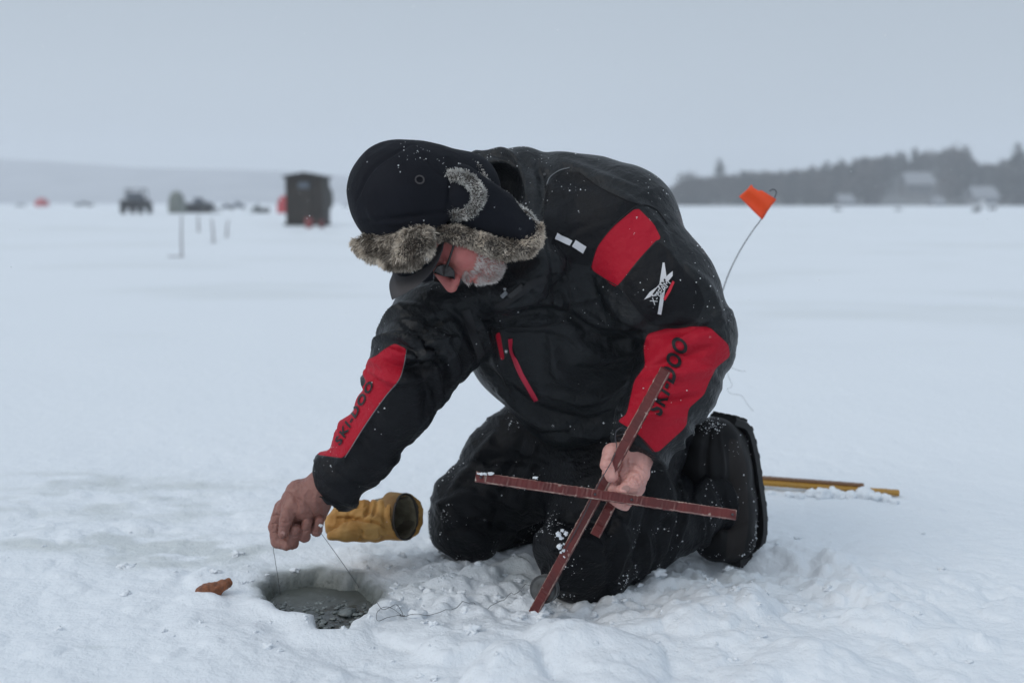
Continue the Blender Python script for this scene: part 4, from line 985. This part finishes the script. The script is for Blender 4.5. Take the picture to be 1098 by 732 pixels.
mb = MB(); mb.box((0, 0, .05), (hw*2+.3, .12, .09)); mb.box((0, -dp*.8, .05), (hw*2+.24, .12, .09)); mb.build('runner', M['shack'], sh)
def cyl(mb, c, r, w_, axis='x', n=14, m=0):
    c = np.array(c, float); d = {'x': np.array([1., 0, 0]), 'y': np.array([0, 1., 0]), 'z': np.array([0, 0, 1.])}[axis]
    mb.tube([c-d*w_/2, c-d*w_/2*.99, c+d*w_/2*.99, c+d*w_/2], [r*.9, r, r, r*.9], n, m)
# red gear pile at the shack: sled with bucket
def bucket(px, py, m, lab, r=.15, h=.36):
    b = at(px, py); e = empty('bucket', b); mb = MB(); mb.tube([(0, 0, 0), (0, 0, h)], [r*.82, r], 16); mb.build('pail', m, e)
    mb = MB(); mb.tube([(r*math.cos(t), 0, h+.02+r*.7*math.sin(t)) for t in np.linspace(0, math.pi, 9)], .008); mb.build('handle', M['metal'], e); tag(e, lab, 'bucket')
bucket(331.5, 244.5, mat('faded_red_plastic', (.24, .06, .06), .6), 'faded red bucket standing at the foot of the dark shack')
bucket(345, 244.5, mat('dark_red_plastic', (.11, .03, .03), .6), 'dark red bucket at the right corner of the dark shack', .12, .3)
# bag hanging at the right side
b = at(351, 241); o = empty('gear_bag', b+Vector((0, .2, 0)))
V, F = blob((0, 0, 1.05), .34, 5, .12, 3, 1.5); mesh_np('sack', V*np.array([.62, 1, 1]), F, mat('olive_bag', (.07, .07, .06), .9), o)
mb = MB(); mb.tube([(-.1, 0, 1.5), (-.22, -.02, 1.62)], .02); mb.build('strap', M['vehdark'], o); tag(o, 'bulky olive bag hung against the right side of the dark shack', 'bag')
def tent(px, py, wpx, hpx, m, lab, grp=None, cat='tent'):
    b = at(px, py); s = sc(px, py, b.y); w_ = wpx*s/2; h = hpx*s; e = empty('pop_up_tent', b)
    V = []; n = 9
    for j in range(n):
        t = j/(n-1); k = (1-.42*t**2.2)*(1+.09*math.sin(t*math.pi)) if j < n-1 else .08
        for q in range(16):
            a = 2*math.pi*q/16+math.pi/16; cx, cy_ = math.cos(a), math.sin(a); mx = max(abs(cx), abs(cy_)); sq = .75/mx+.25
            V.append((cx*sq*w_*k*.95, cy_*sq*w_*k*.95, h*(t if j < n-1 else 1.06)))
    F = [(j*16+q, j*16+(q+1) % 16, (j+1)*16+(q+1) % 16, (j+1)*16+q) for j in range(n-1) for q in range(16)]+[tuple((n-1)*16+q for q in range(16))]
    mesh_np('shell', V, F, m, e); mb = MB(); mb.box((0, -w_*1.0, h*.42), (w_*.8, .03, h*.66)); mb.build('door', M['vehdark'] if False else m, e)
    for q in range(4):
        a = math.pi/4+q*math.pi/2; mb = MB(); mb.tube([(math.cos(a)*w_*.9, math.sin(a)*w_*.9, 0), (math.cos(a)*w_*1.1, math.sin(a)*w_*1.1, h*.5), (math.cos(a)*w_*.7, math.sin(a)*w_*.7, h*.98)], .015); mb.build('pole', M['vehdark'], e)
    tag(e, lab, cat, grp)
tent(305, 228.5, 15, 18, M['tentred'], 'red pop-up fishing shelter just left of the dark shack', 'pop-up shelters on the ice')
tent(45, 221.6, 13, 9, M['tentred'], 'distant red pop-up shelter near the left edge of the ice', 'pop-up shelters on the ice')
tent(190, 229, 17, 23, M['canvas'], 'pale grey canvas shelter beside dark snowmobiles', 'pop-up shelters on the ice')
def wheel(parent, c, r, w_):
    mb = MB(); cyl(mb, c, r, w_, 'x', 18); t = mb.build('wheel', M['tyre'], parent, False)
    mb = MB(); cyl(mb, c, r*.5, w_*1.04, 'x', 12); mb.build('rim', M['vehgrey'], t)
# side-by-side seen from the front
b = at(143, 229.5); s = sc(143, 229, b.y); e = empty('utility_vehicle', b); tag(e, 'dark open utility vehicle with roll cage facing the camera on the far ice', 'utility vehicle')
w2 = 12.0*s; h2 = 27*s
mb = MB(); mb.box((0, .9, h2*.36), (w2*1.92, 2.6, h2*.30), bev=.2); mb.box((0, -.5, h2*.42), (w2*1.8, .7, h2*.26), bev=.3); mb.box((0, 1.6, h2*.5), (w2*1.6, .5, h2*.14), bev=.3); mb.build('body', M['vehdark'], e)
for sx in (-1, 1):
    for y in (-.3, 1.9): wheel(e, (sx*w2*.78, y, h2*.165), h2*.165, .30)
    mb = MB(); mb.tube([(sx*w2*.80, 0, h2*.48), (sx*w2*.72, .35, h2*.95), (sx*w2*.72, 1.4, h2*.97), (sx*w2*.80, 1.6, h2*.5)], .045); mb.build('cage_bar', M['vehdark'], e)
    mb = MB(); mb.box((sx*w2*.5, -.72, h2*.43), (.22, .05, .12), bev=.4); mb.build('headlight', M['pane'], e)
mb = MB(); mb.box((0, .9, h2*.98), (w2*1.6, 1.3, .06)); mb.build('roof', M['vehdark'], e)
mb = MB(); mb.tube([(-w2*.75, .25, h2*.82), (w2*.75, .25, h2*.82)], .03); mb.build('crossbar', M['vehdark'], e)
mb = MB(); mb.box((0, .3, h2*.7), (w2*1.4, .02, h2*.28), bev=.1); mb.build('windscreen', M['pane'], e)
mb = MB(); mb.box((0, 1.3, h2*.62), (w2*1.2, .2, h2*.22), bev=.3); mb.build('seat', M['vehgrey'], e)
def sled(px, py, lpx, m, lab, rot=0, flip=1, tall=1.0, grp='snowmobiles parked on the ice'):
    b = at(px, py); s = sc(px, py, b.y); L = lpx*s; e = empty('snowmobile', b); k = L/3.0
    def X(pts): return [(x*k*flip, z*k*tall) for x, z in pts]
    mb = MB(); mb.prism(X([(-1.4, .18), (-1.3, .02), (.35, .02), (.6, .22), (.5, .36), (-1.3, .34)]), -.22*k, .22*k); mb.build('track', M['tyre'], e)
    mb = MB(); mb.prism(X([(-.2, .30), (.5, .28), (1.25, .30), (1.35, .42), (1.0, .66), (.55, .86), (.2, .84), (-.05, .60), (-.3, .55)]), -.38*k, .38*k); mb.build('hood', m, e)
    mb = MB(); mb.prism(X([(-1.45, .38), (-1.4, .62), (-.9, .66), (-.1, .60), (.0, .40)]), -.24*k, .24*k); mb.build('seat', M['vehdark'], e)
    mb = MB(); mb.prism(X([(.25, .84), (.60, .84), (.28, 1.18), (.20, 1.16)]), -.26*k, .26*k); mb.build('windscreen', M['pane'], e)
    mb = MB(); mb.tube([(.1*k*flip, -.38*k, .95*k*tall), (.16*k*flip, 0, .90*k*tall), (.1*k*flip, .38*k, .95*k*tall)], .025*k); mb.build('handlebar', M['tyre'], e)
    for sy in (-1, 1):
        mb = MB(); mb.tube([(.3*k*flip, sy*.48*k, .04*k), (1.3*k*flip, sy*.48*k, .04*k), (1.6*k*flip, sy*.48*k, .2*k)], .05*k); mb.tube([(.9*k*flip, sy*.48*k, .05*k), (.8*k*flip, sy*.3*k, .4*k)], .03*k); mb.build('ski', M['tyre'], e)
    e.rotation_euler.z = rot; tag(e, lab, 'snowmobile', grp); return e
sled(206, 228.5, 26, M['vehdark'], 'black snowmobile next to the pale canvas shelter', .3, 1, 1.35)
sled(222, 228.5, 26, M['vehdark'], 'black snowmobile right of its twin, furthest from the canvas shelter', -.25, 1, 1.2)
sled(279, 228, 22, M['vehgreen'], 'dark green snowmobile between the grey vehicles and the red shelter', .15, -1, 1.15)
def truck(px, py, lpx, m, lab, hs=1.0, rot=0, cat='pickup truck', grp='vehicles parked far out on the ice'):
    b = at(px, py); s = sc(px, py, b.y); L = lpx*s; k = L/5.2; e = empty('parked_truck', b)
    def X(pts): return [(x*k, z*k*hs) for x, z in pts]
    mb = MB(); mb.prism(X([(-2.6, .45), (-2.6, 1.05), (-.75, 1.05), (-.65, 1.72), (.55, 1.74), (1.15, 1.12), (2.45, 1.0), (2.6, .75), (2.6, .45)]), -.92*k, .92*k); mb.build('body', m, e)
    mb = MB(); mb.prism(X([(-.52, 1.15), (-.50, 1.62), (.48, 1.63), (.98, 1.15)]), -.935*k, .935*k); mb.build('window', M['pane'], e)
    for x in (-1.65, 1.65):
        for sy in (-1, 1):
            mb = MB(); cyl(mb, (x*k, sy*.85*k, .38*k), .38*k, .24*k, 'y', 16); mb.build('wheel', M['tyre'], e)
    e.rotation_euler.z = rot; tag(e, lab, cat, grp); return e
truck(213, 226.5, 32, M['vehdark'], 'dark pickup truck standing just behind the two black snowmobiles', 1.35, .15)
truck(243, 224.8, 13, M['vehgrey'], 'grey vehicle far out on the ice, left one of the blurred pair', 1.4, .5)
truck(255, 224.8, 17, M['vehgrey'], 'larger grey truck far out on the ice, right one of the blurred pair', 1.5, .2)
truck(90, 221.5, 20, M['vehdark'], 'long dark vehicle far out on the ice left of the open utility vehicle', .75, .1)
truck(22, 221.5, 11, M['vehgrey'], 'small pale grey vehicle furthest left on the horizon', .8, .1)
truck(371, 222.0, 9, M['vehgrey'], 'tiny grey vehicle on the horizon between the shack and the fur hat', 1.0, .1)
truck(1056, 225.3, 26, mat('white_vehicle_body', (.6, .62, .64), .4), 'white truck parked below the wooded right shore', 1.2, .1)
truck(1046, 227.5, 9, M['vehdark'], 'small dark vehicle in front of the white truck below the wooded shore', 1.0, .3)
truck(898, 225.8, 9, M['vehdark'], 'small dark vehicle below the wooded right shore, left of the snowy roof', 1.1, .2)
truck(963, 225.8, 7, M['vehdark'], 'tiny dark vehicle below the snowy roof on the right shore', 1.2, .2)
mb = MB(); b = at(97, 221.5); e = empty('gas_can', b)
# marker sticks standing in the ice
for (px, py, top, lean, lab, foot) in [(195, 276, 232, .01, 'tallest thin weathered stick upright in the snow, nearest of the four', True), (229, 261, 236, -.01, 'second thin stick upright in the snow, right of the tallest one', False), (213, 248, 231, 0, 'short faint stick between the two taller sticks', False), (243, 254, 236, .03, 'leaning thin stick furthest right of the four', False)]:
    b = at(px, py); s = sc(px, py, b.y); h = (py-top)*s; e = empty('marker_stick', b)
    mb = MB(); mb.tube([(0, 0, -.1), (lean*.5, 0, h*.5), (lean*2, 0, h)], [.016*b.y/19, .014*b.y/19, .010*b.y/19], 8); mb.build('pole', M['stick'], e)
    mb = MB(); mb.box((-.10 if foot else 0, 0, .01), (.26 if foot else .16, .03, .016), bev=.2); mb.build('foot_board', M['stick'], e)
    tag(e, lab, 'marker stick', 'thin sticks standing in the snow at the left')
bpy.data.objects.remove(bpy.data.objects['gas_can'])
# ---- hills and far shore
def hill(name, x0, x1, y0, y1, prof, m, seed, n=90, k=26):
    """terrain rising from the ice; prof(x)->height"""
    xs = np.linspace(x0, x1, n); ts = np.linspace(0, 1, k); V = []
    for t in ts:
        for x in xs: V.append((x, y0+(y1-y0)*t, prof(x)*math.sin(min(1, t*1.25)*math.pi/2)-.8+1.0*t))
    V = np.array(V); V[:, 2] += 1.2*fbm(V*np.array([1, 1, 0]), .03, 3, seed)*np.repeat(ts, n)
    I = np.arange(n*k).reshape(k, n); F = np.stack([I[:-1, :-1], I[:-1, 1:], I[1:, 1:], I[1:, :-1]], -1).reshape(-1, 4)
    o = mesh_np(name, V, F, m); o['kind'] = 'structure'; return V
YR = 300.
def topz(px, py, Y): return W(px, py, Y)[2]
def prof_px(lst, Y):
    xs = [W(p[0], 217, Y)[0] for p in lst]; zs = [topz(p[0], p[1], Y) for p in lst]
    return lambda x: float(np.interp(x, xs, zs))
pr1 = prof_px([(680, 216), (715, 210), (735, 200), (800, 192), (860, 186), (900, 180), (950, 175), (1010, 172), (1060, 175), (1100, 172), (1250, 165), (1500, 170)], YR+60)
hill('right_hill', W(690, 217, YR)[0], W(1500, 217, YR)[0], YR, YR+120, pr1, M['hillsnow'], 5)
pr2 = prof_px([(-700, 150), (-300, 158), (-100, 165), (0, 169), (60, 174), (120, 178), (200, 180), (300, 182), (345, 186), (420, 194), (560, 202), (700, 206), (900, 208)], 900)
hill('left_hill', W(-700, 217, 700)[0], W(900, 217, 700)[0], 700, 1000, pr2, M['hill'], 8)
def tree_mesh(kind, h, r, seed):
    rr_ = np.random.default_rng(seed); V = []; F = []
    n = 230 if kind == 'pine' else 260
    for i in range(n):
        if kind == 'pine':
            t = rr_.random()**.8; z = h*(.12+.88*t); R = r*(1-t)**.8*(.35+.75*rr_.random()); a = rr_.random()*6.283; s_ = h*.055*(1.1-t*.5)
            c = np.array([R*math.cos(a), R*math.sin(a), z-R*.25]); st = np.array([s_*1.5, s_*1.5, s_*.6])
        else:
            u = rr_.normal(size=3); u /= np.linalg.norm(u); q = rr_.random()**.4; c = np.array([u[0]*r*q, u[1]*r*q, h*.62+u[2]*h*.36*q]); s_ = h*.05; st = np.array([s_, s_, s_])
        b = len(V)
        for k in range(3): V.append(c+rr_.normal(size=3)*st)
        F.append((b, b+1, b+2))
    T = MB(); T.tube([(0, 0, -.5), (0, 0, h*.5), (0, 0, h*.93)], [h*.018, h*.012, h*.003], 6)
    for i in range(6):
        a = rr_.random()*6.28; z = h*(.35+.08*i); T.tube([(0, 0, z), (r*.7*math.cos(a), r*.7*math.sin(a), z+(h*.12 if kind != 'pine' else -.2))], [h*.006, h*.002], 5)
    return V, F, T.v, T.f
protos = [tree_mesh('pine', 1, .20, 1), tree_mesh('pine', 1, .26, 2), tree_mesh('leafless', 1, .30, 3), tree_mesh('leafless', 1, .36, 4)]
allV = [[], [], []]; allF = [[], [], []]; cnt = [0, 0, 0]
def put(buf, V, F, M4):
    V = np.array(V)@M4[:3, :3].T+M4[:3, 3]; allV[buf].append(V); allF[buf] += [tuple(i+cnt[buf] for i in f) for f in F]; cnt[buf] += len(V)
trg = np.random.default_rng(5)
tp = [(700, 216), (715, 212), (722, 200), (735, 190), (760, 188), (800, 184), (860, 180), (880, 172), (920, 168), (960, 162), (1000, 158), (1040, 162), (1055, 175), (1075, 172), (1100, 165), (1200, 160), (1400, 160)]
for i in range(620):
    px = trg.uniform(712, 1380) if i < 560 else trg.uniform(690, 760)
    t = trg.random()**1.3; y = YR-4+t*75; x = W(px, 217, y)[0]
    if 955 < px < 1012 and t < .45: continue
    if 1030 < px < 1072 and t < .25: continue
    gz_ = pr1(x*(YR+60)/y)*math.sin(min(1, max(0, (y-YR)/120)*1.25)*math.pi/2)
    lim = topz(px, np.interp(px, [q[0] for q in tp], [q[1] for q in tp]), y)
    h = min(trg.uniform(7, 13), max(3.0, (lim-gz_)*trg.uniform(.65, 1.1))) if t < .7 else max(3.5, (lim-gz_)*trg.uniform(.68, 1.1))
    k = trg.integers(0, 4); a = trg.random()*6.28; s_ = h*trg.uniform(.8, 1.25); c_, s2_ = math.cos(a), math.sin(a)
    M4 = np.eye(4); M4[:3, :3] = np.array([[c_*s_, -s2_*s_, 0], [s2_*s_, c_*s_, 0], [0, 0, h]]); M4[:3, 3] = (x, y, gz_-.5)
    P = protos[k]; put(0 if k < 2 else 1, P[0], P[1], M4); put(2, P[2], P[3], M4)
nA, nB = sum(map(len, allV[0])), sum(map(len, allV[1]))
FV_ = allF[0]+[tuple(i+nA for i in f) for f in allF[1]]+[tuple(i+nA+nB for i in f) for f in allF[2]]
mi = [0]*len(allF[0])+[1]*len(allF[1])+[2]*len(allF[2])
wood = mesh_np('shore_wood', np.concatenate(allV[0]+allV[1]+allV[2]), FV_, [M['needles'], M['twigs'], M['bark']], None, False, mi)
tag(wood, 'hazy dark wood covering the far shore on the right', 'wood', kind='stuff')
def lone(name, px, h_px, y, k, lab, cat='tree'):
    x = W(px, 217, y)[0]; s = sc(px, 217, y); gz_ = pr1(x*(YR+60)/y)*math.sin(min(1, max(0, (y-YR)/120)*1.25)*math.pi/2) if y > YR else 0
    hh = topz(px, h_px, y)-gz_; e = empty(name, (x, y, gz_)); P = protos[k]
    mesh_np('crown', np.array(P[0])*hh, P[1], M['needles'] if k < 2 else M['twigs'], e, False); mesh_np('trunk', np.array(P[2])*hh, P[3], M['bark'], e, True); tag(e, lab, cat, 'single trees standing out of the far wood')
lone('pine_tree', 771, 171, YR+10, 1, 'tall pointed pine rising above the left end of the hazy wood')
lone('pine_tree', 1089, 154, YR-8, 1, 'tall dark pine at the right end of the hazy shore')
lone('bare_tree', 1022, 152, YR+20, 2, 'tall round bare tree above the wood right of the snowy roof')
lone('bare_tree', 736, 184, YR+4, 3, 'round bare tree at the left tip of the hazy wood')
def house(px, py, wpx, hpx, y, lab):
    x = W(px, 217, y)[0]; s = sc(px, 217, y); z = topz(px, py, y); w_ = wpx*s/2; h = hpx*s; e = empty('house', (x, y, z-1))
    mb = MB(); mb.prism([(-w_, 0), (w_, 0), (w_, h*.5+1), (-w_, h*.5+1)], -3, 3); mb.build('wall', M['wall'], e)
    rf = [(-w_*1.1, h*.45+1), (-w_*.1, h+1), (w_*1.1, h*.45+1), (w_*1.1, h*.55+1), (-w_*.1, h*1.08+1), (-w_*1.1, h*.55+1)]
    V = [(-w_*1.1, -3.6, h*.47+1), (w_*1.1, -3.6, h*.47+1), (w_*1.0, 0, h*1.05+1), (-w_*1.0, 0, h*1.05+1), (-w_*1.1, 3.6, h*.47+1), (w_*1.1, 3.6, h*.47+1)]
    mesh_np('roof', V+[(a, b_, c-.3) for a, b_, c in V], [(0, 1, 2, 3), (3, 2, 5, 4), (6, 9, 8, 7), (9, 10, 11, 8), (0, 6, 7, 1), (1, 7, 8, 2), (2, 8, 11, 5), (5, 11, 10, 4), (4, 10, 9, 3), (3, 9, 6, 0)], M['roofsnow'], e, False)
    for q in (-.55, 0, .55):
        mb = MB(); mb.box((q*w_, -3.02, h*.25+1), (w_*.22, .1, h*.25)); mb.build('window', M['pane'], e)
    mb = MB(); mb.box((w_*.28, -3.02, h*.16+1), (w_*.16, .1, h*.36)); mb.build('door', M['vehgrey'], e)
    tag(e, lab, 'house', 'houses on the wooded shore')
house(982, 208, 30, 22, YR+18, 'house with the largest snowy roof, high among the trees on the right shore')
house(1052, 221, 26, 20, YR-10, 'pale house low at the shoreline near the right edge')
house(905, 222, 16, 13, YR-8, 'small pale house at the shoreline left of the big snowy roof')
house(1003, 222, 12, 10, YR-9, 'small pale cabin at the shoreline right below the big snowy roof')
# ---- falling snow
r = np.random.default_rng(99); n = 1500; P = []
while len(P) < n:
    Y = 1.7+ (5.5-1.7)*r.random()**.8; p = np.array([r.uniform(-.55, .55)*Y, Y, r.uniform(0.02, 1.9)]); P.append(p)
P = np.array(P); O = np.array([(1,0,0),(-1,0,0),(0,1,0),(0,-1,0),(0,0,1),(0,0,-1)], float); rad = (.0006+.0010*r.random(n)**2)
VV = (P[:, None]+O[None]*rad[:, None, None]*(.6+.8*r.random((n, 6, 1)))).reshape(-1, 3)
FF = (np.array([(0,2,4),(2,1,4),(1,3,4),(3,0,4),(2,0,5),(1,2,5),(3,1,5),(0,3,5)])[None]+np.arange(n)[:, None, None]*6).reshape(-1, 3)
tag(mesh_np('falling_snow', VV, FF, M['flake']), 'tiny snowflakes drifting in the air around the kneeling person', 'snowflakes', kind='stuff')
# ---- haze
mb = MB(); V = [(x, y, z) for x in (-1500, 1500) for y in (-130, 1500) for z in (-3, 75)]
hz = bpy.data.materials.new('air_haze'); hz.use_nodes = True; Nn, Ll = nodes(hz); Nn.remove(Nn['Principled BSDF'])
pv = Nn.new('ShaderNodeVolumePrincipled'); pv.inputs['Color'].default_value = (.93, .96, 1, 1); pv.inputs['Density'].default_value = .0011; pv.inputs['Anisotropy'].default_value = .2
Ll.new(pv.outputs[0], Nn['Material Output'].inputs['Volume'])
hb = mesh_np('haze', V, [(0, 1, 3, 2), (4, 6, 7, 5), (0, 4, 5, 1), (2, 3, 7, 6), (0, 2, 6, 4), (1, 5, 7, 3)], hz, None, False); tag(hb, 'pale snowy haze in the air over the frozen lake', 'haze', kind='stuff')
# ================================================================== LIGHT, SKY, CAMERA
SUN_EL, SUN_AZ = math.radians(38), math.radians(-125)     # azimuth clockwise from +Y
wd = bpy.data.worlds.new('World'); S.world = wd; wd.use_nodes = True; Nn = wd.node_tree.nodes; Ll = wd.node_tree.links
bg = Nn['Background']; bg.inputs['Strength'].default_value = .10
sk = Nn.new('ShaderNodeTexSky'); sk.sky_type = 'NISHITA'; sk.sun_disc = False; sk.sun_elevation = SUN_EL; sk.sun_rotation = SUN_AZ; sk.air_density = 1; sk.dust_density = 6; sk.ozone_density = 2
tc = Nn.new('ShaderNodeTexCoord'); sx = Nn.new('ShaderNodeSeparateXYZ'); Ll.new(tc.outputs['Generated'], sx.inputs[0])
cr = Nn.new('ShaderNodeValToRGB'); cr.color_ramp.interpolation = 'EASE'
els = cr.color_ramp.elements
def mul(c, k): return tuple(q*k for q in c)+(1,)
SKYC = (.875, 1.0, 1.135)
els[0].position = 0; els[0].color = mul(SKYC, .88); els[1].position = 1; els[1].color = mul(SKYC, 1.30)
e_ = els.new(.22); e_.color = mul(SKYC, .76); e_ = els.new(.5); e_.color = mul(SKYC, .76)
nz = Nn.new('ShaderNodeTexNoise'); nz.inputs['Scale'].default_value = 1.6; nz.inputs['Detail'].default_value = 3; Ll.new(tc.outputs['Generated'], nz.inputs['Vector'])
mr = Nn.new('ShaderNodeMapRange'); mr.inputs['To Min'].default_value = .93; mr.inputs['To Max'].default_value = 1.07; Ll.new(nz.outputs['Fac'], mr.inputs['Value'])
Ll.new(sx.outputs['Z'], cr.inputs[0])
vm = Nn.new('ShaderNodeVectorMath'); vm.operation = 'SCALE'; Ll.new(cr.outputs[0], vm.inputs[0]); 
ml = Nn.new('ShaderNodeMath'); ml.operation = 'MULTIPLY'; ml.inputs[1].default_value = 6.4; Ll.new(mr.outputs[0], ml.inputs[0]); Ll.new(ml.outputs[0], vm.inputs['Scale'])
mx = Nn.new('ShaderNodeMix'); mx.data_type = 'RGBA'; mx.inputs[0].default_value = .10; Ll.new(vm.outputs[0], mx.inputs[6]); Ll.new(sk.outputs[0], mx.inputs[7]); Ll.new(mx.outputs[2], bg.inputs['Color'])
sun = bpy.data.lights.new('sun', 'SUN'); sun.energy = .85; sun.angle = math.radians(30); sun.color = (1, .97, .93)
so = bpy.data.objects.new('sun', sun); COL.objects.link(so)
sd = Vector((math.sin(SUN_AZ)*math.cos(SUN_EL), math.cos(SUN_AZ)*math.cos(SUN_EL), math.sin(SUN_EL))); so.rotation_euler = sd.to_track_quat('Z', 'Y').to_euler()
cam = bpy.data.cameras.new('camera'); co = bpy.data.objects.new('camera', cam); COL.objects.link(co); S.camera = co
co.location = (0, 0, HC); co.rotation_euler = (math.pi/2-PITCH, 0, 0); cam.sensor_width = 36; cam.lens = FP/1098*36; cam.clip_start = .05; cam.clip_end = 5000
cam.dof.use_dof = True; cam.dof.focus_distance = 2.47; cam.dof.aperture_fstop = 2.3; cam.dof.aperture_blades = 0
S.view_settings.view_transform = 'Standard'; S.view_settings.look = 'None'; S.view_settings.gamma = 1; S.view_settings.exposure = .10
S.cycles.volume_bounces = 2
